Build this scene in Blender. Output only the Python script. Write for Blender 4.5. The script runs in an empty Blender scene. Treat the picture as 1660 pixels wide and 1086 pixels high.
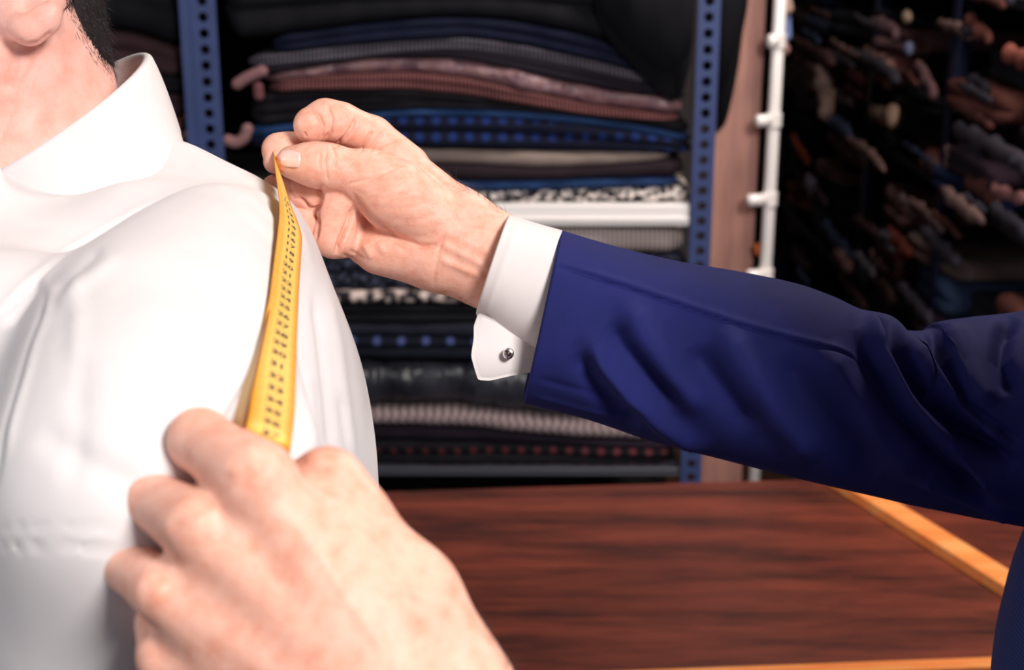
import bpy, bmesh, math, random
import numpy as np
from mathutils import Vector

random.seed(7)
rng = np.random.default_rng(7)
scene = bpy.context.scene
COL = scene.collection

# ------------------------------------------------------------------ camera
FPX = 50.0 / 36.0 * 1660.0
PITCH = math.radians(17.0)
CAM = np.array([0.0, 0.0, 1.60])
RIGHT = np.array([1.0, 0.0, 0.0])
FWD = np.array([0.0, math.cos(PITCH), -math.sin(PITCH)])
UP = np.array([0.0, math.sin(PITCH), math.cos(PITCH)])

cd = bpy.data.cameras.new('camera')
cd.lens = 50.0
cd.sensor_width = 36.0
cd.sensor_fit = 'HORIZONTAL'
cd.clip_start = 0.02
cd.dof.use_dof = True
cd.dof.focus_distance = 0.725
cd.dof.aperture_fstop = 10.5
cam = bpy.data.objects.new('camera', cd)
cam.location = CAM
cam.rotation_euler = (math.pi / 2 - PITCH, 0, 0)
COL.objects.link(cam)
scene.camera = cam

# ------------------------------------------------------------------ light and exposure
scene.view_settings.view_transform = 'Standard'
scene.view_settings.look = 'None'
scene.view_settings.gamma = 1.0
scene.view_settings.exposure = 0.0
scene.view_settings.use_curve_mapping = False
world = bpy.data.worlds.new('world')
scene.world = world
world.use_nodes = True
bg = world.node_tree.nodes['Background']
bg.inputs[0].default_value = (0.62, 0.72, 1.0, 1)
bg.inputs[1].default_value = 0.10


def area_light(name, loc, target, size, power, color, size_y=None):
    ld = bpy.data.lights.new(name, 'AREA')
    ld.shape = 'RECTANGLE'
    ld.size = size
    ld.size_y = size_y or size
    ld.energy = power
    ld.color = color
    o = bpy.data.objects.new(name, ld)
    o.location = loc
    dvec = Vector(target) - Vector(loc)
    o.rotation_euler = dvec.to_track_quat('-Z', 'Y').to_euler()
    COL.objects.link(o)
    return o


area_light('key_window', (0.80, -0.58, 2.45), (-0.05, 0.75, 1.38), 0.45, 47, (1.0, 0.95, 0.91))
area_light('side_window', (-1.7, 0.15, 1.9), (-0.1, 0.7, 1.35), 1.0, 13, (0.97, 0.97, 1.0))
area_light('ceiling_lamp', (0.75, 1.75, 2.6), (0.45, 1.9, 0.9), 0.5, 26, (1.0, 0.88, 0.80))


# ------------------------------------------------------------------ maths helpers
def W(px, py, d):
    return CAM + d * (FWD + (px - 830.0) / FPX * RIGHT - (py - 543.0) / FPX * UP)


def ray(px, py):
    return FWD + (px - 830.0) / FPX * RIGHT - (py - 543.0) / FPX * UP


def on_y(px, py, Y):
    r = ray(px, py)
    return CAM + r * ((Y - CAM[1]) / r[1])


def on_x(px, py, X):
    r = ray(px, py)
    return CAM + r * ((X - CAM[0]) / r[0])


def on_z(px, py, Z):
    r = ray(px, py)
    return CAM + r * ((Z - CAM[2]) / r[2])


def project(v):
    q = v - CAM
    d = q @ FWD
    return 830.0 + FPX * (q @ RIGHT) / d, 543.0 - FPX * (q @ UP) / d, d


def lin(c):
    out = []
    for u in c[:3]:
        u = u / 255.0
        out.append(u / 12.92 if u <= 0.04045 else ((u + 0.055) / 1.055) ** 2.4)
    return (out[0], out[1], out[2], 1.0)


# ------------------------------------------------------------------ signed distance volumes
class Vol:
    def __init__(self, lo, hi, h):
        self.h = h
        self.lo = np.array(lo, float)
        self.n = np.maximum(4, np.ceil((np.array(hi, float) - self.lo) / h).astype(int) + 1)
        self.ax = [(self.lo[i] + h * np.arange(self.n[i])).astype(np.float32) for i in range(3)]
        self.F = np.full(self.n, 1.0, np.float32)

    def blank(self):
        return np.full(self.n, 1.0, np.float32)

    def _sl(self, lo, hi):
        s = []
        for i in range(3):
            a = int(math.floor((lo[i] - self.lo[i]) / self.h))
            b = int(math.ceil((hi[i] - self.lo[i]) / self.h)) + 1
            s.append(slice(max(0, a), max(0, min(self.n[i], b))))
        return tuple(s)

    def cone(self, F, a, b, ra, rb, k):
        a = np.array(a, float)
        b = np.array(b, float)
        m = k + 4 * self.h
        lo = np.minimum(a - ra, b - rb) - m
        hi = np.maximum(a + ra, b + rb) + m
        sl = self._sl(lo, hi)
        x = self.ax[0][sl[0]][:, None, None] - np.float32(a[0])
        y = self.ax[1][sl[1]][None, :, None] - np.float32(a[1])
        z = self.ax[2][sl[2]][None, None, :] - np.float32(a[2])
        if x.size == 0 or y.size == 0 or z.size == 0:
            return
        ab = (b - a).astype(np.float32)
        L2 = float(ab @ ab) + 1e-12
        t = np.clip((x * ab[0] + y * ab[1] + z * ab[2]) / L2, 0, 1)
        dx = x - t * ab[0]
        dy = y - t * ab[1]
        dz = z - t * ab[2]
        val = np.sqrt(dx * dx + dy * dy + dz * dz) - (ra + (rb - ra) * t)
        F[sl] = smin(F[sl], val.astype(np.float32), k)

    def ell(self, F, c, r, axes, k):
        c = np.array(c, float)
        R = max(r)
        m = k + 4 * self.h
        sl = self._sl(c - R - m, c + R + m)
        x = self.ax[0][sl[0]][:, None, None] - np.float32(c[0])
        y = self.ax[1][sl[1]][None, :, None] - np.float32(c[1])
        z = self.ax[2][sl[2]][None, None, :] - np.float32(c[2])
        if x.size == 0 or y.size == 0 or z.size == 0:
            return
        s0 = 0
        s1 = 0
        for ri, axv in zip(r, axes):
            u = x * np.float32(axv[0]) + y * np.float32(axv[1]) + z * np.float32(axv[2])
            s0 = s0 + (u / ri) ** 2
            s1 = s1 + (u / ri ** 2) ** 2
        k0 = np.sqrt(s0)
        k1 = np.sqrt(s1) + 1e-9
        val = k0 * (k0 - 1.0) / k1
        F[sl] = smin(F[sl], val.astype(np.float32), k)


def smin(a, b, k):
    if k <= 0:
        return np.minimum(a, b)
    hh = np.clip(k - np.abs(a - b), 0, None) / k
    return np.minimum(a, b) - hh * hh * (k * 0.25)


def surface_nets(F, lo, h):
    n = F.shape
    s = F < 0
    c8 = [s[i:n[0] - 1 + i, j:n[1] - 1 + j, k:n[2] - 1 + k] for i in (0, 1) for j in (0, 1) for k in (0, 1)]
    cnt = np.zeros(c8[0].shape, np.uint8)
    for c in c8:
        cnt += c
    act = (cnt > 0) & (cnt < 8)
    idx = np.argwhere(act)
    vid = np.full(act.shape, -1, np.int32)
    vid[act] = np.arange(len(idx))
    acc = np.zeros((len(idx), 3))
    num = np.zeros(len(idx))
    corner = [(i, j, k) for i in (0, 1) for j in (0, 1) for k in (0, 1)]
    val = {c: F[idx[:, 0] + c[0], idx[:, 1] + c[1], idx[:, 2] + c[2]] for c in corner}
    for axis in range(3):
        for c in corner:
            if c[axis]:
                continue
            c2 = list(c)
            c2[axis] = 1
            va, vb = val[c], val[tuple(c2)]
            m = (va < 0) != (vb < 0)
            t = np.where(m, va / np.where(m, va - vb, 1), 0)
            p = np.zeros((len(idx), 3)) + np.array(c)
            p[:, axis] += t
            acc += p * m[:, None]
            num += m
    verts = (idx + acc / num[:, None]) * h + np.array(lo)
    faces = []
    for axis in range(3):
        a1, a2 = [(1, 2), (2, 0), (0, 1)][axis]
        sa = [slice(None)] * 3
        sb = [slice(None)] * 3
        sa[axis] = slice(0, n[axis] - 1)
        sb[axis] = slice(1, n[axis])
        A, B = s[tuple(sa)], s[tuple(sb)]
        e = np.argwhere(A != B)
        ok = (e[:, a1] > 0) & (e[:, a2] > 0) & (e[:, a1] < n[a1] - 1) & (e[:, a2] < n[a2] - 1)
        e = e[ok]
        ins = A[e[:, 0], e[:, 1], e[:, 2]]

        def g(o1, o2):
            q = e.copy()
            q[:, a1] += o1
            q[:, a2] += o2
            return vid[q[:, 0], q[:, 1], q[:, 2]]
        q = np.stack([g(-1, -1), g(0, -1), g(0, 0), g(-1, 0)], 1)
        q[~ins] = q[~ins][:, ::-1]
        faces.append(q)
    faces = np.concatenate(faces)
    faces = faces[(faces >= 0).all(1)]
    return verts, faces


def vnormals(v, f):
    a = v[f[:, 2]] - v[f[:, 0]]
    b = v[f[:, 3]] - v[f[:, 1]]
    fn = np.cross(a, b)
    n = np.zeros_like(v)
    for i in range(4):
        for c in range(3):
            n[:, c] += np.bincount(f[:, i], fn[:, c], len(v))
    return n / (np.linalg.norm(n, axis=1)[:, None] + 1e-20)


def poly_dist(x, y, pts):
    best = np.full(x.shape, 1e9)
    for (x0, y0), (x1, y1) in zip(pts[:-1], pts[1:]):
        ex, ey = x1 - x0, y1 - y0
        L = ex * ex + ey * ey + 1e-9
        t = np.clip(((x - x0) * ex + (y - y0) * ey) / L, 0, 1)
        best = np.minimum(best, np.hypot(x - x0 - t * ex, y - y0 - t * ey))
    return best


def poly_dist_taper(x, y, pts):
    """distance and 0..1 parameter along the line"""
    best = np.full(x.shape, 1e9)
    par = np.zeros(x.shape)
    lens = [math.hypot(b[0] - a[0], b[1] - a[1]) for a, b in zip(pts[:-1], pts[1:])]
    tot = sum(lens)
    s = 0
    for (x0, y0), (x1, y1), L in zip(pts[:-1], pts[1:], lens):
        ex, ey = x1 - x0, y1 - y0
        t = np.clip(((x - x0) * ex + (y - y0) * ey) / (L * L + 1e-9), 0, 1)
        dd = np.hypot(x - x0 - t * ex, y - y0 - t * ey)
        m = dd < best
        best = np.where(m, dd, best)
        par = np.where(m, (s + t * L) / tot, par)
        s += L
    return best, par


def sculpt(v, n, strokes):
    """raised folds (+) and pressed creases (-) along lines on the side that faces the room"""
    x, y, d = project(v)
    view = (v - CAM)
    view /= np.linalg.norm(view, axis=1)[:, None]
    facing = np.clip(-(n * view).sum(1) * 3.0, 0, 1)
    off = np.zeros(len(v))
    for st in strokes:
        pts, amp, w = st[0], st[1], st[2]
        sel = facing > 0
        if len(st) > 3 and st[3]:
            sel &= (d > st[3][0]) & (d < st[3][1])
        xs = [p[0] for p in pts]
        ys = [p[1] for p in pts]
        sel &= (x > min(xs) - 3 * w) & (x < max(xs) + 3 * w) & (y > min(ys) - 3 * w) & (y < max(ys) + 3 * w)
        if not sel.any():
            continue
        dd, par = poly_dist_taper(x[sel], y[sel], pts)
        tap = np.clip(np.minimum(par, 1 - par) * 6 + 0.15, 0, 1)
        off[sel] += amp * np.exp(-(dd / w) ** 2) * tap * facing[sel]
    return v + n * off[:, None]


# ------------------------------------------------------------------ object helpers
def link(o, parent=None):
    COL.objects.link(o)
    if parent is not None:
        o.parent = parent
        o.matrix_parent_inverse = parent.matrix_world.inverted()
    return o


def mesh_obj(name, v, f, mat=None, parent=None, origin=None, smooth=True, uv=None):
    v = np.asarray(v, float)
    if parent is not None:
        base = np.array(parent['origin'])
    else:
        base = np.array(origin) if origin is not None else np.array(
            [v[:, 0].mean(), v[:, 1].mean(), v[:, 2].min()])
    me = bpy.data.meshes.new(name)
    if isinstance(f, np.ndarray):
        me.vertices.add(len(v))
        me.vertices.foreach_set('co', (v - base).astype(np.float32).ravel())
        me.loops.add(f.size)
        me.loops.foreach_set('vertex_index', f.astype(np.int32).ravel())
        me.polygons.add(len(f))
        me.polygons.foreach_set('loop_start', np.arange(0, f.size, f.shape[1], dtype=np.int32))
        me.update(calc_edges=True)
    else:
        me.from_pydata([tuple(p) for p in (v - base)], [], [tuple(int(i) for i in q) for q in f])
    me.validate()
    if smooth:
        me.polygons.foreach_set('use_smooth', np.ones(len(me.polygons), bool))
    if uv is not None:
        lay = me.uv_layers.new(name='uv')
        li = np.zeros(len(me.loops), np.int32)
        me.loops.foreach_get('vertex_index', li)
        lay.data.foreach_set('uv', np.asarray(uv, np.float32)[li].ravel())
    if mat:
        me.materials.append(mat)
    o = bpy.data.objects.new(name, me)
    COL.objects.link(o)
    if parent is not None:
        o.parent = parent
        o['origin'] = [float(x) for x in base]
    else:
        o.location = base
        o['origin'] = [float(x) for x in base]
    return o


def thing(name, label, cat, loc, group=None):
    o = bpy.data.objects.new(name, None)
    o.empty_display_size = 0.05
    o.location = loc
    COL.objects.link(o)
    o['origin'] = [float(x) for x in loc]
    return tag(o, label, cat, group)


def tag(o, label, cat, group=None, kind=None):
    o['label'] = label
    o['category'] = cat
    if group:
        o['group'] = group
    if kind:
        o['kind'] = kind
    return o


def struct(o):
    o['kind'] = 'structure'
    return o


class MB:
    """collects simple solids into one mesh"""
    def __init__(self):
        self.v, self.f = [], []

    def add(self, v, f):
        b = len(self.v)
        self.v += [tuple(p) for p in v]
        self.f += [tuple(i + b for i in q) for q in f]
        return self

    def box(self, lo, hi, bev=0.0, mtx=None):
        bm = bmesh.new()
        bmesh.ops.create_cube(bm, size=1.0)
        lo, hi = np.array(lo, float), np.array(hi, float)
        for q in bm.verts:
            q.co = Vector((lo + hi) / 2 + np.array(q.co) * (hi - lo))
        if bev > 0:
            bmesh.ops.bevel(bm, geom=list(bm.edges), offset=bev, segments=2, affect='EDGES', profile=0.5)
        vs = [np.array(q.co) for q in bm.verts]
        if mtx is not None:
            vs = [mtx @ q for q in vs]
        bm.verts.index_update()
        self.add(vs, [[q.index for q in fa.verts] for fa in bm.faces])
        bm.free()
        return self

    def tube(self, pts, r, seg=16, cap=True):
        pts = [np.array(p, float) for p in pts]
        rs = r if hasattr(r, '__len__') else [r] * len(pts)
        V, Fc = [], []
        up = None
        for i, p in enumerate(pts):
            t = pts[min(i + 1, len(pts) - 1)] - pts[max(i - 1, 0)]
            t = t / (np.linalg.norm(t) + 1e-12)
            if up is None:
                up = np.array([0, 0, 1.0]) if abs(t[2]) < 0.9 else np.array([1.0, 0, 0])
            a = np.cross(t, up)
            a /= np.linalg.norm(a)
            b = np.cross(a, t)
            up = b
            for s in range(seg):
                th = 2 * math.pi * s / seg
                V.append(p + rs[i] * (math.cos(th) * a + math.sin(th) * b))
        for i in range(len(pts) - 1):
            for s in range(seg):
                s2 = (s + 1) % seg
                Fc.append((i * seg + s, i * seg + s2, (i + 1) * seg + s2, (i + 1) * seg + s))
        if cap:
            Fc.append(tuple(range(seg)))
            Fc.append(tuple((len(pts) - 1) * seg + s for s in reversed(range(seg))))
        return self.add(V, Fc)

    def build(self, name, mat, parent=None, smooth=False, origin=None):
        o = mesh_obj(name, np.array(self.v), self.f, mat, parent, smooth=smooth, origin=origin)
        bm = bmesh.new()
        bm.from_mesh(o.data)
        bmesh.ops.recalc_face_normals(bm, faces=list(bm.faces))
        bm.to_mesh(o.data)
        bm.free()
        if smooth:
            o.data.polygons.foreach_set('use_smooth', np.ones(len(o.data.polygons), bool))
        return o


# ------------------------------------------------------------------ materials
class NT:
    def __init__(self, name):
        self.m = bpy.data.materials.new(name)
        self.m.use_nodes = True
        self.t = self.m.node_tree
        self.b = self.t.nodes['Principled BSDF']

    def n(self, typ, **kw):
        o = self.t.nodes.new(typ)
        for k, v in kw.items():
            if k.startswith('i_'):
                key = k[2:]
                o.inputs[int(key) if key.isdigit() else key].default_value = v
            else:
                setattr(o, k, v)
        return o

    def l(self, a, b):
        self.t.links.new(a, b)

    def ramp(self, stops, interp='LINEAR'):
        o = self.n('ShaderNodeValToRGB')
        o.color_ramp.interpolation = interp
        e = o.color_ramp.elements
        while len(e) < len(stops):
            e.new(0.5)
        for q, (p, c) in zip(e, stops):
            q.position = p
            q.color = c
        return o

    def coord(self, scale=(1, 1, 1), rot=(0, 0, 0), kind='Object'):
        tc = self.n('ShaderNodeTexCoord')
        mp = self.n('ShaderNodeMapping')
        mp.inputs['Scale'].default_value = scale
        mp.inputs['Rotation'].default_value = rot
        self.l(tc.outputs[kind], mp.inputs['Vector'])
        return mp.outputs['Vector']

    def noise(self, vec, scale, detail=3, rough=0.55):
        o = self.n('ShaderNodeTexNoise')
        o.inputs['Scale'].default_value = scale
        o.inputs['Detail'].default_value = detail
        o.inputs['Roughness'].default_value = rough
        self.l(vec, o.inputs['Vector'])
        return o.outputs['Fac']

    def bump(self, src, strength, dist, prev=None):
        o = self.n('ShaderNodeBump')
        o.inputs['Strength'].default_value = strength
        o.inputs['Distance'].default_value = dist
        self.l(src, o.inputs['Height'])
        if prev is not None:
            self.l(prev, o.inputs['Normal'])
        return o.outputs['Normal']

    def set(self, **kw):
        for k, v in kw.items():
            self.b.inputs[k.replace('_', ' ')].default_value = v
        return self


def m_skin(name, c_light, c_mid, c_red, mott=60, sss=0.25):
    t = NT(name)
    v = t.coord()
    n1 = t.noise(v, mott, 4, 0.6)
    r = t.ramp([(0.3, lin(c_red)), (0.5, lin(c_mid)), (0.68, lin(c_light))])
    t.l(n1, r.inputs[0])
    t.l(r.outputs[0], t.b.inputs['Base Color'])
    vo = t.n('ShaderNodeTexVoronoi', i_Scale=700.0)
    t.l(v, vo.inputs['Vector'])
    b1 = t.bump(vo.outputs['Distance'], 0.25, 0.0003)
    b2 = t.bump(t.noise(v, 260, 5, 0.65), 0.35, 0.0006, b1)
    t.l(b2, t.b.inputs['Normal'])
    t.set(Roughness=0.52)
    t.b.inputs['Subsurface Weight'].default_value = sss
    t.b.inputs['Subsurface Radius'].default_value = (1.0, 0.32, 0.16)
    t.b.inputs['Subsurface Scale'].default_value = 0.0035
    t.b.inputs['Specular IOR Level'].default_value = 0.4
    return t.m


def m_cloth(name, col, col2=None, weave=1400.0, rough=0.85, mott=14.0, sheen=0.0, bump=0.25, rot=(0, 0, 0), dist=0.0002):
    t = NT(name)
    v = t.coord(rot=rot)
    col2 = col2 or tuple(c * 0.86 for c in col)
    r = t.ramp([(0.35, lin(col2)), (0.65, lin(col))])
    t.l(t.noise(v, mott, 3), r.inputs[0])
    t.l(r.outputs[0], t.b.inputs['Base Color'])
    w = t.n('ShaderNodeTexWave', i_Scale=weave / 6.283 * 1.0)
    w.wave_type = 'BANDS'
    w.bands_direction = 'DIAGONAL'
    t.l(v, w.inputs['Vector'])
    b1 = t.bump(w.outputs['Fac'], bump, dist)
    t.l(b1, t.b.inputs['Normal'])
    t.set(Roughness=rough)
    t.b.inputs['Sheen Weight'].default_value = sheen
    t.b.inputs['Sheen Roughness'].default_value = 0.4
    t.b.inputs['Specular IOR Level'].default_value = 0.2
    return t.m


def m_plain(name, col, rough=0.5, metal=0.0, spec=0.5, mott=None):
    t = NT(name)
    if mott:
        v = t.coord()
        r = t.ramp([(0.3, lin(tuple(c * mott[1] for c in col))), (0.7, lin(col))])
        t.l(t.noise(v, mott[0], 4), r.inputs[0])
        t.l(r.outputs[0], t.b.inputs['Base Color'])
    else:
        t.b.inputs['Base Color'].default_value = lin(col)
    t.set(Roughness=rough, Metallic=metal)
    t.b.inputs['Specular IOR Level'].default_value = spec
    return t.m


def m_pattern(name, kind, c1, c2, scale, rough=0.85, thr=0.5, width=0.1):
    """woven patterns: ribs, dots, specks, herringbone, blotch"""
    t = NT(name)
    v = t.coord()
    if kind == 'rib':
        w = t.n('ShaderNodeTexWave', i_Scale=scale)
        w.bands_direction = 'X'
        t.l(v, w.inputs['Vector'])
        fac = w.outputs['Fac']
    elif kind == 'herring':
        sx = t.n('ShaderNodeSeparateXYZ')
        t.l(v, sx.inputs[0])
        pp = t.n('ShaderNodeMath', operation='PINGPONG', i_1=0.008)
        t.l(sx.outputs['Z'], pp.inputs[0])
        ad = t.n('ShaderNodeMath', operation='ADD')
        t.l(sx.outputs['X'], ad.inputs[0])
        t.l(pp.outputs[0], ad.inputs[1])
        ml = t.n('ShaderNodeMath', operation='MULTIPLY', i_1=scale)
        t.l(ad.outputs[0], ml.inputs[0])
        sn = t.n('ShaderNodeMath', operation='SINE')
        t.l(ml.outputs[0], sn.inputs[0])
        mr = t.n('ShaderNodeMapRange', i_1=-1.0, i_2=1.0)
        t.l(sn.outputs[0], mr.inputs[0])
        fac = mr.outputs[0]
    elif kind == 'dots':
        sx = t.n('ShaderNodeSeparateXYZ')
        t.l(v, sx.inputs[0])
        sq = []
        for axn in ('X', 'Z'):
            ml = t.n('ShaderNodeMath', operation='MULTIPLY', i_1=scale)
            t.l(sx.outputs[axn], ml.inputs[0])
            pp = t.n('ShaderNodeMath', operation='PINGPONG', i_1=0.5)
            t.l(ml.outputs[0], pp.inputs[0])
            pw = t.n('ShaderNodeMath', operation='POWER', i_1=2.0)
            t.l(pp.outputs[0], pw.inputs[0])
            sq.append(pw.outputs[0])
        ad = t.n('ShaderNodeMath', operation='ADD')
        t.l(sq[0], ad.inputs[0])
        t.l(sq[1], ad.inputs[1])
        rt = t.n('ShaderNodeMath', operation='SQRT')
        t.l(ad.outputs[0], rt.inputs[0])
        fac = rt.outputs[0]
    else:
        fac = t.noise(v, scale, 2 if kind == 'speck' else 4, 0.5)
    r = t.ramp([(max(0, thr - width), lin(c1)), (min(1, thr + width), lin(c2))])
    t.l(fac, r.inputs[0])
    t.l(r.outputs[0], t.b.inputs['Base Color'])
    t.l(t.bump(t.noise(v, 420, 3), 0.3, 0.0015), t.b.inputs['Normal'])
    t.set(Roughness=rough)
    t.b.inputs['Specular IOR Level'].default_value = 0.2
    return t.m


def m_wood(name, dark, mid, light, scale=1.0, stretch=(1.2, 14, 14), rough=0.35, rotz=0.0):
    t = NT(name)
    v = t.coord(scale=stretch, rot=(0, 0, rotz))
    n1 = t.noise(v, 2.2 * scale, 6, 0.62)
    n2 = t.noise(v, 14 * scale, 4, 0.6)
    mx = t.n('ShaderNodeMath', operation='MULTIPLY_ADD', i_1=0.35)
    t.l(n2, mx.inputs[0])
    t.l(n1, mx.inputs[2])
    r = t.ramp([(0.50, lin(dark)), (0.66, lin(mid)), (0.84, lin(light))])
    t.l(mx.outputs[0], r.inputs[0])
    t.l(r.outputs[0], t.b.inputs['Base Color'])
    t.l(t.bump(n2, 0.12, 0.001), t.b.inputs['Normal'])
    t.set(Roughness=rough)
    return t.m


SKIN_T = m_skin('tailor_skin', (237, 184, 165), (233, 175, 154), (225, 157, 134), mott=150)
SKIN_C = m_skin('client_skin', (236, 184, 172), (233, 177, 163), (228, 164, 148), mott=90)
NAIL = m_plain('nail', (248, 204, 192), rough=0.22, spec=0.6, mott=(120, 0.95))
WHITE_SHIRT = m_cloth('white_shirt_twill', (226, 221, 221), (220, 214, 215), weave=5200, mott=20, bump=0.25, dist=0.00025)
WHITE_CUFF = m_cloth('white_cuff_cotton', (222, 215, 214), (217, 210, 210), weave=7000, mott=30, bump=0.15, dist=0.0002)
NAVY = m_cloth('navy_suiting', (30, 34, 98), (25, 31, 88), weave=6500, rough=0.8, mott=30, sheen=0.0, bump=0.3, dist=0.00025)


def m_twill(name, c1, c2):
    t = NT(name)
    v = t.coord(rot=(0, 0.35, 0))
    w = t.n('ShaderNodeTexWave', i_Scale=170.0)
    w.bands_direction = 'Z'
    t.l(v, w.inputs['Vector'])
    r = t.ramp([(0.25, lin(c2)), (0.75, lin(c1))])
    t.l(w.outputs['Fac'], r.inputs[0])
    t.l(r.outputs[0], t.b.inputs['Base Color'])
    t.l(t.bump(w.outputs['Fac'], .4, .0004), t.b.inputs['Normal'])
    t.set(Roughness=.75)
    t.b.inputs['Sheen Weight'].default_value = .15
    return t.m


NAVY2 = m_twill('navy_twill_suiting', (48, 82, 172), (30, 54, 124))
HAIR = m_plain('dark_hair', (20, 14, 18), rough=0.6, spec=0.3)
HAIR2 = m_plain('dark_hair_strand', (46, 33, 37), rough=0.4, spec=0.5)
ARM_HAIR = m_plain('fine_arm_hair', (60, 38, 30), rough=0.5)
CHARCOAL = m_cloth('charcoal_trousers', (40, 40, 46), mott=10)
LEATHER = m_plain('black_leather', (22, 20, 20), rough=0.35)
STEEL = m_plain('polished_steel', (225, 222, 222), rough=0.15, metal=1.0)
BLUE_STEEL = m_plain('blue_painted_steel', (58, 74, 124), rough=0.45, mott=(40, 0.9))
WHITE_STEEL = m_plain('white_painted_steel', (252, 248, 246), rough=0.3)
DARK_STEEL = m_plain('dark_grey_steel', (58, 60, 70), rough=0.4)

#---SETTING---
# ------------------------------------------------------------------ room shell
PLASTER = m_plain('dim_plaster', (120, 112, 112), rough=0.9, mott=(6, 0.92))
FLOORM = m_wood('floor_boards', (50, 34, 26), (74, 50, 38), (96, 66, 50), 0.7, (6, 0.8, 6), 0.5)
XL, XR_, YF, YB, ZC = -2.6, 1.95, -1.6, 5.6, 2.75


def slab(name, lo, hi, mat):
    return struct(MB().box(lo, hi).build(name, mat))


slab('wall_back', (XL, YB, 0), (XR_, YB + 0.1, ZC), PLASTER)
slab('wall_right', (XR_, YF, 0), (XR_ + 0.1, YB, ZC), PLASTER)
slab('wall_left', (XL - .1, YF, 0), (XL, YB, ZC), PLASTER)
slab('ceiling', (XL, YF, ZC), (XR_ + 0.1, YB + 0.1, ZC + 0.1), m_plain('ceiling_paint', (150, 145, 142), rough=0.9))
fl = slab('floor', (XL, YF, -0.06), (XR_ + 0.1, YB + 0.1, -0.004), FLOORM)
plank_me = None
k = 0
for i in range(38):
    x0 = XL + i * 0.12
    vs = [(x, y, z) for x in (x0 + 0.002, x0 + 0.118) for y in (YF, YB) for z in (-0.004, 0.0)]
    o = MB().add(vs, [(0, 1, 3, 2), (4, 6, 7, 5), (0, 4, 5, 1), (2, 3, 7, 6), (0, 2, 6, 4), (1, 5, 7, 3)]).build(
        'floor_board', FLOORM, fl)

# ------------------------------------------------------------------ cutting table
TZ = 0.86
MAHOG = m_wood('mahogany_veneer', (54, 22, 18), (95, 41, 30), (124, 56, 40), 1.0, (1.6, 11, 11), 0.42, 0.03)
ORANGE_WOOD = m_wood('varnished_pine', (250, 140, 72), (255, 156, 86), (255, 178, 108), 1.0, (3, 20, 20), 0.35)
tb1, tb2 = on_z(620, 797, TZ), on_z(1330, 777, TZ)
tf1, tf2 = on_z(860, 1085, TZ), on_z(1610, 1076, TZ)
ang = math.atan2(tb2[1] - tb1[1], tb2[0] - tb1[0])
ca, sa = math.cos(ang), math.sin(ang)
tx = np.array([ca, sa, 0])
ty = np.array([-sa, ca, 0])


def tco(p):
    q = p - tb1
    return q @ tx, q @ ty


yfr = (tco(tf1)[1] + tco(tf2)[1]) / 2
x_l, x_r = -0.75, 0.82


def tpt(a, b, z):
    p = tb1 + a * tx + b * ty
    return np.array([p[0], p[1], z])


def tbox(mb, a0, a1, b0, b1, z0, z1):
    vs = [tpt(a, b, z) for a in (a0, a1) for b in (b0, b1) for z in (z0, z1)]
    return mb.add(vs, [(0, 1, 3, 2), (4, 6, 7, 5), (0, 4, 5, 1), (2, 3, 7, 6), (0, 2, 6, 4), (1, 5, 7, 3)])


ctr = tpt((x_l + x_r) / 2, yfr / 2, 0)
table = thing('cutting_table', 'long mahogany veneered cutting table in front of the fabric rack', 'table', ctr)
tbox(MB(), x_l, x_r, yfr, 0, TZ - 0.03, TZ).build('tabletop', MAHOG, table)
eb = tbox(MB(), x_l, x_r, yfr - 0.02, yfr - 0.0005, TZ - 0.032, TZ + 0.0015).build('edge_band', ORANGE_WOOD, table)
eb['label'] = 'light varnished front edge band'
tbox(MB(), x_l + .06, x_r - .06, yfr + .05, -.05, TZ - 0.12, TZ - 0.0305).build('apron', MAHOG, table)
for a in (x_l + .06, x_r - .13):
    for b in (yfr + .05, -.12):
        tbox(MB(), a, a + .07, b, b + .07, 0, TZ - 0.121).build('leg', MAHOG, table)

# light wooden measuring stick lying across the table
s0, s1 = on_z(1318, 772, TZ), on_z(1672, 998, TZ)
sd = (s1 - s0)
sl = np.linalg.norm(sd)
sd /= sl
sn_ = np.array([-sd[1], sd[0], 0])
if sn_[0] < 0:
    sn_ = -sn_
s1 = s0 + sd * 0.62
hw, th = 0.038, 0.017
prof = [(0, 0.0006), (0, th - .003), (.004, th), (hw - .010, th), (hw, th * 0.35), (hw, 0.0006)]
vs, fs = [], []
for e in (s0, s1):
    for a, b in prof:
        vs.append(e + sn_ * a + np.array([0, 0, b]))
n = len(prof)
for i in range(n):
    fs.append((i, (i + 1) % n, n + (i + 1) % n, n + i))
fs += [tuple(range(n)), tuple(reversed(range(n, 2 * n)))]
st = MB().add(vs, fs).build('wooden_straightedge', ORANGE_WOOD)
tag(st, 'light orange wooden straightedge lying diagonally across the dark mahogany table', 'ruler')

# ------------------------------------------------------------------ fabric rack facing the camera
RY = 2.30
UPY = RY - 0.012


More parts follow.
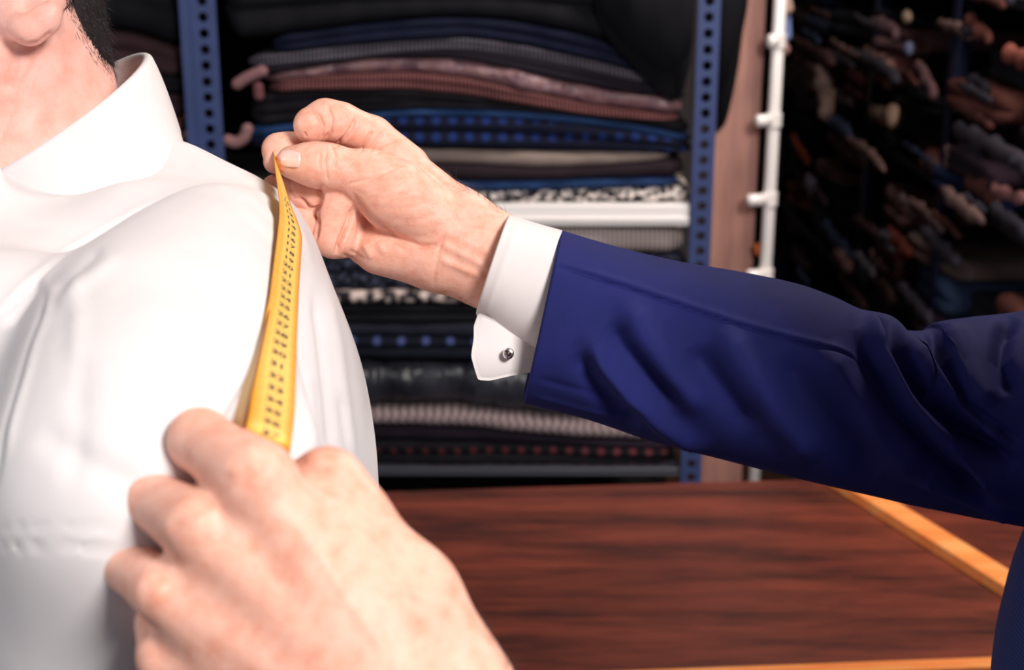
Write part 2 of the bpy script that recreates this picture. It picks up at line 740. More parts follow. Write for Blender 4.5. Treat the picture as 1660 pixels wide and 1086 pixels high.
def slotted_face(mb, x0, x1, z0, z1, y, pitch, hole, ht, thick=0.002):
    """flat strip with real round holes, facing -Y"""
    nz = int((z1 - z0) / pitch)
    seg = 12
    for i in range(nz):
        za, zb = z0 + i * pitch, z0 + (i + 1) * pitch
        cx, cz = (x0 + x1) / 2, (za + zb) / 2
        out, inn = [], []
        for s in range(seg):
            th = 2 * math.pi * (s + 0.5) / seg
            c, sn = math.cos(th), math.sin(th)
            hx, hz = (x1 - x0) / 2, (zb - za) / 2
            q = min(hx / max(abs(c), 1e-6), hz / max(abs(sn), 1e-6))
            out.append((cx + c * q, cz + sn * q))
            inn.append((cx + c * hole, cz + sn * ht))
        # corners: snap the outer points nearest to each corner
        for sx in (x0, x1):
            for sz in (za, zb):
                j = min(range(seg), key=lambda t: (out[t][0] - sx) ** 2 + (out[t][1] - sz) ** 2)
                out[j] = (sx, sz)
        V = [(p[0], y, p[1]) for p in out] + [(p[0], y, p[1]) for p in inn] + [(p[0], y + thick, p[1]) for p in inn]
        F = []
        for s in range(seg):
            t = (s + 1) % seg
            F.append((s, t, seg + t, seg + s))
            F.append((seg + s, seg + t, 2 * seg + t, 2 * seg + s))
        mb.add(V, F)


def upright(name, px_l0, px_r0, y0, px_l1, px_r1, y1, Y, mat, parent, flange_left, zlo=0.0, zhi=2.2):
    xa = (on_y(px_l0, y0, Y)[0] + on_y(px_l1, y1, Y)[0]) / 2
    xb = (on_y(px_r0, y0, Y)[0] + on_y(px_r1, y1, Y)[0]) / 2
    mb = MB()
    slotted_face(mb, xa, xb, zlo, zhi, Y, 0.0252, 0.0078, 0.0078)
    w = 0.002
    xs = xa if flange_left else xb - w
    mb.box((xs, Y + 0.0001, zlo), (xs + w, Y + 0.038, zhi))
    o = mb.build(name, mat, parent)
    return xa, xb


rack = thing('fabric_rack', 'blue slotted steel rack full of folded fabrics behind the table', 'rack', (0.05, RY + .22, 0))
ul = upright('upright', 308, 352, 0, 323, 364, 300, UPY, BLUE_STEEL, rack, True)
ur = upright('upright', 1131, 1168, 0, 1118, 1152, 430, UPY, BLUE_STEEL, rack, False)
for xx in (ul, ur):
    mb = MB()
    slotted_face(mb, xx[0], xx[1], 0, 2.2, RY + 0.5, 0.0252, 0.0078, 0.0078)
    mb.build('upright', BLUE_STEEL, rack)
# lip strip of the left upright
xl0 = ul[0]
MB().box((xl0 - 0.016, UPY - .003, 0), (xl0 - 0.0005, UPY + 0.003, 2.2), 0.001).build('upright_lip', BLUE_STEEL, rack)

Z1a, Z1b = on_y(960, 331, RY)[2], on_y(960, 366, RY)[2]
Z2a, Z2b = on_y(900, 757, RY)[2], on_y(900, 771, RY)[2]


def shelf_board(zt, zb, mat, label=None, lipbulge=True):
    xa, xb = -1.55, ur[0] - 0.0005
    mb = MB()
    mb.box((xa, RY - .004, zb), (xb, RY + 0.012, zt), 0.003)
    mb.box((xa, RY + .0121, zt - .006), (xb, RY + 0.495, zt - 0.0005))
    o = mb.build('shelf', mat, rack)
    if label:
        o['label'] = label
    if lipbulge:
        MB().box((xa, RY - .0075, zb + (zt - zb) * .26), (xb, RY - .0041, zb + (zt - zb) * .40), 0.001).build('lip_groove', mat, o)
    return o


shelf_board(Z1a, Z1b, WHITE_STEEL, 'white painted shelf with a folded lip')
shelf_board(Z2a, Z2b, DARK_STEEL, 'dark grey shelf lip')
shelf_board(Z1a + 0.62, Z1b + 0.62, DARK_STEEL, None, False)
MB().box((-1.55, RY + .495, 0.2), (ur[1], RY + .499, 2.2)).build('back_panel', m_plain('rack_back', (26, 24, 28), rough=.9), rack)


def interp(xs, ys, x):
    """smooth interpolation of the outline"""
    return np.interp(x, xs, ys)


def smooth1(a, n):
    for _ in range(n):
        b = a.copy()
        b[1:-1] = (a[:-2] + 2 * a[1:-1] + a[2:]) / 4
        a = b
    return a


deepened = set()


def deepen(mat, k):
    """scales fabric colours down, standing in for dimmer light on the rack"""
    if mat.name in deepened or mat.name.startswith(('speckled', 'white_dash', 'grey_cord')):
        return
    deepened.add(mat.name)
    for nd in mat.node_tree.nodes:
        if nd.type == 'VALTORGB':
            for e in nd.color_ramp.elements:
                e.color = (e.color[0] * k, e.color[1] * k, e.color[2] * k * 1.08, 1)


def cloth_slab(name, label, mat, xs, top, bot, x0, x1, Yf, depth, lobes=2, wav=0.003, seed=0, group=None, cat='fabric', gap=0.0006, end=0.02):
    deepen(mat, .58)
    r = np.random.default_rng(seed)
    N = max(14, int((x1 - x0) / 9))
    px = np.linspace(x0, x1, N)
    tp = smooth1(np.interp(px, xs, top), 10)
    bp = smooth1(np.interp(px, xs, bot), 10)
    M = 9 * lobes + 2
    V = []
    ph = r.uniform(0, 6.28, 8)
    for i in range(N):
        T, B = on_y(px[i], tp[i], Yf), on_y(px[i], bp[i], Yf)
        zt, zb = T[2] - gap, B[2] + gap
        X = (T[0] + B[0]) / 2
        e = min(i, N - 1 - i) / (N - 1) * (x1 - x0) / 25.0
        sh = min(1.0, 0.45 + 0.55 * math.sqrt(min(1, e)))
        zc, hz = (zt + zb) / 2, max(0.0008, (zt - zb) / 2 * sh)
        yoff = wav * (math.sin(px[i] * .021 + ph[0]) + .6 * math.sin(px[i] * .053 + ph[1]) + .4 * math.sin(px[i] * .11 + ph[2]))
        yoff += (1 - min(1, e)) * end
        V.append((X, Yf + depth, zc + hz))
        for j in range(9 * lobes):
            u = j / (9 * lobes - 1)
            z = zc + hz * (1 - 2 * u)
            lu = (u * lobes) % 1.0 if u < 1 else 1.0
            bulge = math.sqrt(max(0, 1 - (2 * lu - 1) ** 2))
            lay = wav * 0.8 * math.sin(int(min(u * lobes, lobes - .01)) * 2.1 + ph[3] + px[i] * .013)
            V.append((X, Yf + yoff + lay - (hz / lobes) * 0.9 * bulge + (hz / lobes), z))
        V.append((X, Yf + depth, zc - hz))
    F = []
    for i in range(N - 1):
        for j in range(M):
            k2 = (j + 1) % M
            F.append((i * M + j, i * M + k2, (i + 1) * M + k2, (i + 1) * M + j))
    F.append(tuple(range(M)))
    F.append(tuple((N - 1) * M + j for j in reversed(range(M))))
    o = MB().add(V, F).build(name, mat, smooth=True)
    tag(o, label, cat, group)
    return o


U = [340, 400, 480, 560, 660, 760, 860, 960, 1060, 1124]
B = [
    [-70] * 10,
    [66, 64, 54, 42, 31, 28, 38, 60, 95, 128],
    [92, 92, 84, 74, 66, 60, 76, 98, 124, 141],
    [112, 110, 104, 98, 84, 80, 95, 116, 138, 154],
    [124, 122, 114, 98, 92, 96, 118, 141, 154, 166],
    [146, 142, 126, 121, 118, 127, 150, 172, 184, 188],
    [160, 156, 147, 146, 146, 156, 172, 188, 196, 200],
    [212, 208, 200, 186, 176, 177, 181, 190, 206, 222],
    [230, 226, 214, 200, 189, 190, 195, 204, 220, 234],
    [240, 240, 240, 240, 241, 243, 246, 247, 247, 252],
    [271, 271, 270, 269, 268, 268, 274, 272, 263, 258],
    [292, 292, 292, 293, 293, 294, 293, 291, 289, 288],
    [308, 308, 308, 309, 309, 310, 309, 307, 304, 303],
    [331] * 10,
]
GU = 'fabrics folded on the upper shelf of the blue rack'
GL = 'fabrics folded on the lower shelf of the blue rack'
BLACKF = m_cloth('black_wool', (20, 20, 27), mott=20, bump=.2)
upper = [
    ('folded_fabric', 'thick black wool fabric folded at the very top of the upper stack', BLACKF, 0, 360, 1010, 3),
    ('folded_fabric', 'dark navy fabric folded directly under the black wool on the upper stack', m_cloth('navy_wool', (20, 28, 56), mott=16), 1, 440, 1080, 2),
    ('folded_fabric', 'grey fabric with a stitched pale edge arching across the upper stack', m_pattern('grey_stitched', 'rib', (44, 46, 58), (128, 120, 128), 46, thr=.55, width=.2), 2, 400, 1075, 2),
    ('folded_fabric', 'dark plum fabric folded above the pink satin', m_cloth('dark_plum', (38, 32, 44), mott=20), 3, 400, 1112, 2),
    ('folded_fabric', 'dusty pink satin fabric with crumpled shine, draped across upper stack', None, 4, 425, 1108, 1),
    ('folded_fabric', 'reddish brown ribbed fabric folded under the pink satin', m_pattern('brown_rib', 'rib', (70, 34, 36), (160, 104, 100), 50, thr=.5, width=.2), 5, 432, 1102, 2),
    ('folded_fabric', 'black fabric folded between brown ribbed cloth and blue band', m_cloth('black_twill', (24, 22, 30), mott=20), 6, 405, 1118, 3),
    ('folded_fabric', 'steel blue fabric folded edge above the dotted navy cloth', m_cloth('steel_blue', (50, 84, 134), (40, 70, 116), mott=14), 7, 395, 1122, 1),
    ('folded_fabric', 'navy fabric printed with a row of blue dots', m_pattern('navy_dots', 'dots', (28, 56, 122), (16, 22, 46), 37, thr=.26, width=.06), 8, 400, 1122, 2),
    ('folded_fabric', 'beige woollen fabric folded in the middle of the upper stack', m_cloth('beige_wool', (176, 158, 144), (160, 142, 130), mott=18), 9, 470, 1088, 1),
    ('folded_fabric', 'dark maroon fabric folded under the beige wool', m_cloth('dark_maroon', (52, 38, 46), mott=20), 10, 430, 1110, 1),
    ('folded_fabric', 'mid blue fabric folded near the bottom of the upper stack', m_cloth('mid_blue', (46, 78, 128), (38, 66, 110), mott=14), 11, 440, 1100, 1),
    ('folded_fabric', 'black and white speckled fabric lying on the white shelf', m_pattern('speckled_tweed', 'speck', (26, 24, 30), (236, 224, 218), 95, thr=.52, width=.06), 12, 420, 1122, 1),
]


def m_satin():
    t = NT('dusty_pink_satin')
    v = t.coord()
    r = t.ramp([(0.35, lin((132, 96, 106))), (0.6, lin((186, 140, 138)))])
    t.l(t.noise(v, 26, 3), r.inputs[0])
    t.l(r.outputs[0], t.b.inputs['Base Color'])
    t.l(t.bump(t.noise(v, 24, 3, .5), 1.0, 0.02), t.b.inputs['Normal'])
    t.set(Roughness=0.38)
    return t.m


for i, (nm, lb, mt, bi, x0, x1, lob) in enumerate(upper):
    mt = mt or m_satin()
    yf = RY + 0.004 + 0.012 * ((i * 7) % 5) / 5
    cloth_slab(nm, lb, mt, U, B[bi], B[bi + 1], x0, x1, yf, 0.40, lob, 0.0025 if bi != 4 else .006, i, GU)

L = [480, 560, 660, 760, 860, 960, 1060, 1112]
Cb = [
    [384, 380, 376, 372, 370, 370, 373, 376],
    [414] * 8,
    [472, 472, 473, 474, 476, 478, 480, 482],
    [494, 494, 494, 496, 498, 500, 502, 504],
    [526] * 8,
    [548, 548, 549, 550, 552, 554, 556, 558],
    [582, 582, 584, 585, 588, 590, 592, 594],
    [668, 668, 669, 672, 682, 691, 698, 701],
    [690, 690, 691, 694, 704, 712, 718, 721],
    [716, 716, 717, 719, 722, 726, 730, 732],
    [757] * 8,
]
lower = [
    ('grey corduroy fabric with pale vertical ribs just under the white shelf', m_pattern('grey_cord', 'rib', (96, 86, 88), (196, 182, 178), 40, thr=.5, width=.3), 1),
    ('dark blue grey mottled tweed fabric behind the wrist', m_pattern('blue_grey_tweed', 'speck', (18, 20, 30), (86, 92, 116), 110, thr=.56, width=.08), 2),
    ('black fabric flecked with a row of white dashes', m_pattern('white_dash', 'speck', (30, 28, 36), (220, 200, 192), 55, thr=.52, width=.08), 1),
    ('plain black fabric folded under the white dashed cloth', m_cloth('plain_black', (17, 18, 25), mott=16), 2),
    ('slate grey fabric folded above the navy spotted cloth', m_cloth('slate_wool', (44, 46, 62), mott=16), 1),
    ('dark navy fabric with scattered pale blue spots below the slate cloth', m_pattern('navy_spots', 'dots', (84, 98, 150), (18, 22, 38), 24, thr=.16, width=.05), 2),
    ('crumpled dark grey velvet fabric beside the white cuff', None, 1),
    ('pinkish grey herringbone fabric edge below the grey velvet', m_pattern('herringbone', 'herring', (124, 106, 108), (200, 178, 172), 430, thr=.5, width=.3), 1),
    ('dark aubergine fabric folded under the herringbone', m_cloth('aubergine', (44, 30, 46), mott=16), 1),
    ('black fabric with small dull red dots at the bottom of the stack', m_pattern('red_dots', 'dots', (120, 58, 62), (18, 17, 25), 36, thr=.22, width=.08), 2),
]


def m_velvet():
    t = NT('crumpled_velvet')
    v = t.coord(scale=(1, 1, .45))
    r = t.ramp([(0.35, lin((36, 38, 46))), (0.65, lin((72, 74, 84)))])
    t.l(t.noise(v, 22, 3), r.inputs[0])
    t.l(r.outputs[0], t.b.inputs['Base Color'])
    t.l(t.bump(t.noise(v, 22, 2, .5), 1.0, 0.02), t.b.inputs['Normal'])
    t.set(Roughness=0.36)
    return t.m


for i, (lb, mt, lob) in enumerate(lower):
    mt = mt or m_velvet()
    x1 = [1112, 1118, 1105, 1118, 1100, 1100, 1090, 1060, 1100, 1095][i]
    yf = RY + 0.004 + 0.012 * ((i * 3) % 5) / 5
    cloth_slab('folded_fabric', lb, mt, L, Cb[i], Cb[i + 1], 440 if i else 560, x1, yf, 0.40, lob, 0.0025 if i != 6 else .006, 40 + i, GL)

# left bay of the rack, mostly behind the customer
LX = [130, 200, 240, 300]
Lb = [[-70] * 4, [46, 50, 62, 86], [108, 112, 120, 128], [136, 140, 148, 152], [186, 188, 190, 192], [212, 212, 214, 216], [238, 238, 238, 238], [331] * 4]
GB = 'fabrics in the left bay of the blue rack'
for i, (lb, col) in enumerate([
        ('black fabric heaped highest in the left bay of the rack', (18, 18, 25)),
        ('dark rust brown fabric folded behind the customer collar', (74, 50, 52)),
        ('near black fabric folded under the rust brown one', (24, 22, 30)),
        ('dark brown striped fabric in the left bay of the rack', (58, 42, 48)),
        ('faded red brown fabric folded low in the left bay', (104, 64, 60)),
        ('pale beige fabric just above the shirt shoulder in the left bay', (150, 130, 122)),
        ('black fabric lowest in the left bay above the shelf', (20, 20, 26))]):
    cloth_slab('folded_fabric', lb, m_cloth('bay_cloth', col, mott=14), LX, Lb[i], Lb[i + 1], 60, 300, RY + .01 + .01 * (i % 2), .4, 2, .003, 70 + i, GB)


# loose ends beside the left upright
def lump(name, label, mat, pts, r, Y, cat='fabric', group=None, squash=0.7):
    P = [on_y(a, b, Y) for a, b in pts]
    d0 = FPX / 2.4
    rr = [q / 960.0 for q in (r if hasattr(r, '__len__') else [r] * len(P))]
    # resample the line smoothly and round its ends
    Q, R = [], []
    for i in range(len(P) - 1):
        for s in range(6):
            t = s / 6
            Q.append(P[i] * (1 - t) + P[i + 1] * t)
            R.append(rr[i] * (1 - t) + rr[i + 1] * t)
    Q.append(P[-1])
    R.append(rr[-1])
    Q = np.array(Q)
    for _ in range(4):
        Q[1:-1] = (Q[:-2] + 2 * Q[1:-1] + Q[2:]) / 4
    R = np.array(R)
    t0 = (Q[0] - Q[1]) / (np.linalg.norm(Q[0] - Q[1]) + 1e-9)
    t1 = (Q[-1] - Q[-2]) / (np.linalg.norm(Q[-1] - Q[-2]) + 1e-9)
    pts2 = [Q[0] + t0 * R[0] * .6] + list(Q) + [Q[-1] + t1 * R[-1] * .6]
    R2 = [R[0] * .35] + list(R) + [R[-1] * .35]
    o = MB().tube(pts2, R2, 16).build(name, mat, smooth=True)
    return tag(o, label, cat, group)


lump('folded_fabric', 'small pinkish fabric end curling beside the left blue upright', m_cloth('pink_end', (150, 112, 112)), [(366, 226), (382, 232), (396, 224), (402, 206)], 9, RY - .005)
lump('folded_fabric', 'thin pink fabric fold sticking out left of the pink satin', m_cloth('pink_fold', (146, 106, 110)), [(382, 138), (400, 126), (428, 114)], 9, RY - .012)
lump('folded_fabric', 'short dark red fabric end hanging below the thin pink fold', m_cloth('red_end', (120, 74, 78)), [(418, 138), (420, 158)], 8, RY - .012)

# dark clothes hanging in front of the rack and over the board
HANG = m_cloth('black_suiting', (17, 18, 26), mott=10, bump=.15)
cloth_slab('hanging_coat', 'black coat draped over the right end of the rack shelf', HANG, [940, 985, 1010, 1050, 1095, 1129],
           [-120] * 6, [30, 60, 90, 130, 172, 186], 965, 1128, RY - .05, .045, 1, .008, 91, cat='coat')

# ------------------------------------------------------------------ board, post and clothes beside the rack
BOARD = m_wood('pale_board', (152, 106, 98), (172, 124, 112), (186, 138, 122), 1.0, (20, 20, 1.2), .55)
PY = 2.42
bx0, bx1 = on_y(1150, 200, PY)[0], on_y(1232, 200, PY)[0]
bt = MB().box((bx0, PY, 0), (bx1, PY + .03, 2.3), .002).build('pale_wooden_board', BOARD)
tag(bt, 'tall pale pinkish wooden board standing right of the blue rack', 'board')
cloth_slab('hanging_jacket', 'dark jacket hanging over the pale board beside the blue upright', HANG, [1150, 1158, 1178, 1204, 1213, 1219],
           [-160] * 6, [246, 240, 222, 203, 170, 100], 1152, 1217, PY - .06, .055, 1, .006, 92, cat='jacket')
POST = m_plain('white_chrome_post', (250, 244, 240), rough=.28, metal=0.0, spec=1.0)
pxp = on_y(1253, 220, 2.38)[0]
post = thing('clothes_rail_post', 'shiny white upright post with short pegs right of the pale board', 'post', (pxp, 2.38, 0))
MB().tube([(pxp, 2.38, 0.02), (pxp, 2.38, 2.3)], .0105, 24).build('pole', POST, post, smooth=True)
MB().tube([(pxp, 2.38, 0), (pxp, 2.38, .018)], .06, 24).build('base', POST, post, smooth=False)
for (py, dx, r) in ((66, -.012, .012), (194, -.026, .0105), (322, -.034, .0105), (445, -.028, .012)):
    z = on_y(1250, py, 2.38)[2]
    MB().tube([(pxp, 2.38, z - .011), (pxp, 2.38, z + .011)], .0135, 24).build('collar', POST, post, smooth=False)
    MB().tube([(pxp - .008, 2.372, z), (pxp + dx - .004, 2.366, z), (pxp + dx - .007, 2.3655, z)], [r, r, r * .6], 16).build('peg', POST, post, smooth=True)
lump('cloth_scrap', 'small orange cloth scrap between the pale board and the post', m_cloth('orange_cloth', (226, 120, 60)), [(1229, 398), (1231, 410)], 8, 2.40, cat='scrap')
lump('folded_fabric', 'pale blue cloth tucked behind the top of the white post', m_cloth('pale_blue_cloth', (120, 140, 190)), [(1270, 26), (1272, 62)], 12, 2.46)
lump('folded_fabric', 'beige cloth at the top edge behind the white post', m_cloth('beige_scrap', (190, 160, 145)), [(1268, -12), (1274, 18)], 13, 2.45)
lump('folded_fabric', 'brownish cloth end below the pale blue one behind the post', m_cloth('tan_scrap', (150, 112, 104)), [(1266, 72), (1272, 84)], 11, 2.44)

# ------------------------------------------------------------------ side rack running back along the right wall
SX = 0.86
side = thing('side_rack', 'dark blue steel side rack along the right wall crammed with cloth', 'rack', (SX + .25, 3.3, 0))
DBLUE = m_plain('dark_blue_steel', (18, 30, 68), rough=.45)
SIDE_STEEL = m_plain('side_shelf_steel', (30, 30, 36), rough=.6)
for yy in (on_x(1532, 220, SX)[1], on_x(1412, 120, SX)[1], 4.55, 1.75):
    MB().box((SX, yy - .02, 0), (SX + .003, yy + .02, 2.3)).box((SX + .0031, yy + .0165, 0), (SX + .04, yy + .02, 2.3)).build('upright', DBLUE, side)
    MB().box((SX + .5, yy - .02, 0), (SX + .503, yy + .02, 2.3)).build('upright', DBLUE, side)
SHZ = [0.30, 0.68, 1.06, 1.44, 1.82]
for z in SHZ:
    MB().box((SX + .004, 1.7, z - .02), (SX + .5, 4.6, z), .002).build('shelf', SIDE_STEEL, side)
MB().box((SX + .505, 1.7, 0), (SX + .512, 4.6, 2.3)).build('back_panel', m_plain('side_back', (20, 20, 26), rough=.9), side)

palette = [('black', (16, 16, 22)), ('charcoal', (40, 40, 48)), ('slate grey', (74, 76, 88)), ('dark plum', (58, 42, 54)),
           ('rust brown', (112, 66, 60)), ('dusty pink', (150, 112, 112)), ('navy', (26, 36, 72)), ('steel blue', (62, 80, 118)),
           ('dark maroon', (78, 40, 44)), ('taupe', (136, 114, 108))]
pmats = [m_cloth('side_' + nm.replace(' ', '_'), c, mott=12) for nm, c in palette]
weights = np.array([.2, .16, .14, .12, .09, .08, .08, .05, .05, .05])
ORD = ['first', 'second', 'third', 'fourth', 'fifth', 'sixth', 'seventh', 'eighth', 'ninth', 'tenth', 'eleventh']
SHN = ['lowest', 'second lowest', 'middle', 'upper', 'top']


def side_cloth(y0, y1, z0, z1, xf, mat, label, tilt):
    V = []
    N, lob = 10, 2
    M = 9 * lob + 2
    ph = rng.uniform(0, 6.28, 4)
    for i in range(N):
        t = i / (N - 1)
        y = y0 + (y1 - y0) * t
        e = min(t, 1 - t)
        sh = .55 + .45 * math.sqrt(min(1, e * 8))
        sag = -0.006 * math.sin(t * 3.14) + tilt * (t - .5) * 0
        zc, hz = (z0 + z1) / 2 + max(sag, -(z1 - z0) * .0), (z1 - z0) / 2 * sh
        xo = xf + .006 * math.sin(t * 7 + ph[0]) + tilt * (t - .5) + (1 - min(1, e * 8)) * .02
        V.append((SX + .44, y, zc + hz))
        for j in range(9 * lob):
            u = j / (9 * lob - 1)
            lu = (u * lob) % 1.0 if u < 1 else 1.0
            bulge = math.sqrt(max(0, 1 - (2 * lu - 1) ** 2))
            V.append((xo - (hz / lob) * .9 * bulge + hz / lob, y, zc + hz * (1 - 2 * u)))
        V.append((SX + .44, y, zc - hz))
    F = []
    for i in range(N - 1):
        for j in range(M):
            k2 = (j + 1) % M
            F.append((i * M + j, i * M + k2, (i + 1) * M + k2, (i + 1) * M + j))
    F.append(tuple(range(M)))
    F.append(tuple((N - 1) * M + j for j in reversed(range(M))))
    o = MB().add(V, F).build('folded_fabric', mat, smooth=True)
    return tag(o, label, 'fabric', 'fabrics piled on the side rack')


for si, z in enumerate(SHZ[:4]):
    y = 1.82
    pile = 0
    while y < 4.4:
        wd = rng.uniform(.24, .36)
        zz = z + .001
        kk = 0
        top = z + rng.uniform(.24, .345)
        while True:
            h = rng.uniform(.03, .075)
            if zz + h > top:
                break
            ci = rng.choice(len(palette), p=weights / weights.sum())
            lb = f"{palette[ci][0]} cloth, {ORD[kk]} up in {ORD[pile]} pile of side rack's {SHN[si]} shelf"
            side_cloth(y + rng.uniform(0, .03), y + wd - rng.uniform(0, .03), zz, zz + h - .001, SX + .004 + rng.uniform(-.03, .05), pmats[ci], lb, rng.uniform(-.06, .06))
            zz += h
            kk += 1
        y += wd + .015
        pile += 1


def side_roll(pts, r, col, label, X=SX - .03):
    P = [on_x(a, b, X) for a, b in pts]
    dep = project(P[0][None])[2][0]
    rr = r * dep / FPX
    Q, R = [], []
    for i in range(len(P) - 1):
        for s in range(5):
            Q.append(P[i] + (P[i + 1] - P[i]) * s / 5)
    Q.append(P[-1])
    Q = np.array(Q)
    for _ in range(3):
        Q[1:-1] = (Q[:-2] + 2 * Q[1:-1] + Q[2:]) / 4
    n = len(Q)
    R = [rr * (.35 + .65 * math.sqrt(max(0, 1 - (2 * i / (n - 1) - 1) ** 4))) for i in range(n)]
    mb = MB().tube(list(Q), R, 18)
    ph = rng.uniform(0, 6.28, 6)
    cc = np.mean(mb.v, 0)
    nvv = []
    for q in mb.v:
        q = np.array(q)
        k_ = 1 + .28 * math.sin(q[1] * 95 + ph[0]) + .22 * math.sin(q[2] * 120 + ph[1] + q[1] * 60)
        ce = Q[np.argmin(((Q - q) ** 2).sum(1))]
        qq = ce + (q - ce) * np.array([.6, 1.15, 1.0]) * k_
        nvv.append(qq)
    mb.v = nvv
    o = mb.build('cloth_end', m_cloth('cloth_end', col, mott=30), smooth=True)
    tag(o, label, 'fabric', 'dull cloth ends bulging out of the side rack' if 'tier bulging' in label else 'distinct cloth ends hanging out of the side rack')


side_roll([(1328, 104), (1336, 140), (1342, 172), (1338, 188)], 19, (196, 164, 156), 'tall pale beige cloth end hanging nearest the white post')
side_roll([(1398, 92), (1418, 96), (1440, 118), (1446, 126)], 17, (166, 120, 112), 'pinkish cloth end hanging above the pale twin scraps')
side_roll([(1412, 180), (1422, 184), (1432, 182)], 11, (180, 148, 130), 'smaller pale scrap of the pair left of dark blue upright')
side_roll([(1432, 186), (1444, 188), (1450, 194)], 15, (200, 166, 144), 'bigger pale scrap of the pair left of dark blue upright')
side_roll([(1284, 220), (1298, 246), (1312, 262)], 8, (190, 98, 64), 'thin orange cloth end low beside the white post')
side_roll([(1308, 290), (1318, 304), (1320, 320)], 13, (128, 116, 134), 'greyish lilac cloth end under the orange one')
side_roll([(1410, 38), (1440, 44), (1455, 58)], 12, (128, 96, 104), 'dusty mauve cloth end near the top of side rack')
side_roll([(1468, 24), (1474, 32)], 10, (176, 152, 130), 'small yellowish scrap near the top of side rack')
side_roll([(1470, 76), (1476, 86)], 9, (128, 136, 170), 'small bluish scrap below the yellowish one')
side_roll([(1534, 238), (1540, 256), (1534, 270)], 11, (186, 152, 140), 'pale scrap hanging right beside the dark blue upright', SX - .006)
side_roll([(1568, 28), (1588, 50), (1606, 64)], 12, (140, 84, 76), 'rusty cloth end right of the dark blue upright')
side_roll([(1628, 88), (1650, 92), (1690, 100)], 14, (160, 92, 80), 'red brown cloth end at the right edge of side rack')
side_roll([(1612, 298), (1616, 308), (1640, 318), (1664, 320)], 10, (176, 122, 122), 'pink curled cloth end below the long grey fold')
side_roll([(1545, 205), (1600, 232), (1670, 268)], 14, (76, 70, 80), 'long grey fold sloping down right of the dark blue upright')
side_roll([(1412, 408), (1424, 424), (1438, 436)], 9, (166, 124, 128), 'small pink cloth end low in side rack above the blue sleeve')
side_roll([(1380, 350), (1410, 372), (1440, 396)], 9, (88, 56, 60), 'long dark red cloth end low in side rack')
side_roll([(1440, 372), (1462, 400), (1478, 412)], 14, (122, 60, 50), 'brick red cloth end low beside the dark blue upright')
side_roll([(1458, 316), (1474, 336), (1486, 352)], 9, (112, 92, 98), 'greyish pink cloth end above the brick red one')
side_roll([(1486, 100), (1502, 130), (1516, 156)], 12, (122, 88, 92), 'sloping mauve cloth end left of the dark blue upright')

dull = [(92, 74, 82), (70, 66, 78), (120, 88, 88), (54, 52, 62), (136, 108, 104), (64, 76, 104), (104, 64, 58), (84, 80, 90)]
spots = []
while len(spots) < 46:
    x, y = rng.uniform(1285, 1660), rng.uniform(-10, 500)
    if not (abs(x - 1520) < 18 and y < 260):
        spots.append((x, y))
spots.sort(key=lambda q: q[1])
dull_names = ['mauve grey', 'slate', 'dusky pink', 'charcoal', 'pale taupe', 'dull blue', 'brick brown', 'mid grey']
ROWS = ['top', 'second', 'third', 'fourth', 'fifth', 'bottom']
POS = ['leftmost', 'second from left', 'third from left', 'fourth from left', 'fifth from left', 'sixth from left', 'seventh from left', 'rightmost']
for ri in range(6):
    row = sorted(spots[ri * 8:ri * 8 + 8])
    for ci, (x, y) in enumerate(row):
        i = ri * 8 + ci
        dx, dy = x - 830, y + 160
        L_ = math.hypot(dx, dy)
        dx, dy = dx / L_, dy / L_ + .1
        ln, w_ = rng.uniform(14, 44), rng.uniform(6, 13)
        bx, by = rng.uniform(-6, 6), rng.uniform(-8, 4)
        pos = 'rightmost' if ci == len(row) - 1 else POS[ci]
        side_roll([(x - dx * ln, y - dy * ln), (x + bx, y + by), (x + dx * ln, y + dy * ln)], w_, dull[(i * 5) % 8],
                  f'{dull_names[(i * 5) % 8]} cloth end, {pos} in the {ROWS[ri]} tier bulging from side rack', SX - rng.uniform(0, .05))

# ================================================================== PEOPLE
def fit_volume(prims, h, pad):
    lo = np.min([np.minimum(np.array(p[0]) - p[2], np.array(p[1]) - p[3]) for p in prims], 0) - pad
    hi = np.max([np.maximum(np.array(p[0]) + p[2], np.array(p[1]) + p[3]) for p in prims], 0) + pad
    return Vol(lo, hi, h)


def px_cone(base, scale, a, b, ra, rb):
    """limb segment: joints seen at photo positions, third value = depth offset"""
    return (W(a[0], a[1], base + a[2] / scale), W(b[0], b[1], base + b[2] / scale), ra / scale, rb / scale)


def chain(joints):
    out = []
    for (x0, y0, z0, r0), (x1, y1, z1, r1) in zip(joints[:-1], joints[1:]):
        out.append(((x0, y0, z0), (x1, y1, z1), r0, r1))
    return out


def build_hand(base, scale, groups, h, kjoin):
    """groups: list of (k inside the group, segments); groups are blended with kjoin px"""
    prims = []
    G = []
    for k, segs, kj in groups:
        ps = [px_cone(base, scale, *s) for s in segs]
        G.append((k / scale, ps, kj / scale))
        prims += ps
    V = fit_volume(prims, h, 0.006)
    F = V.F
    for gi, (k, ps, kj) in enumerate(G):
        T = V.blank()
        for p in ps:
            V.cone(T, p[0], p[1], p[2], p[3], k)
        F[...] = T if gi == 0 else smin(F, T, kj)
    return V


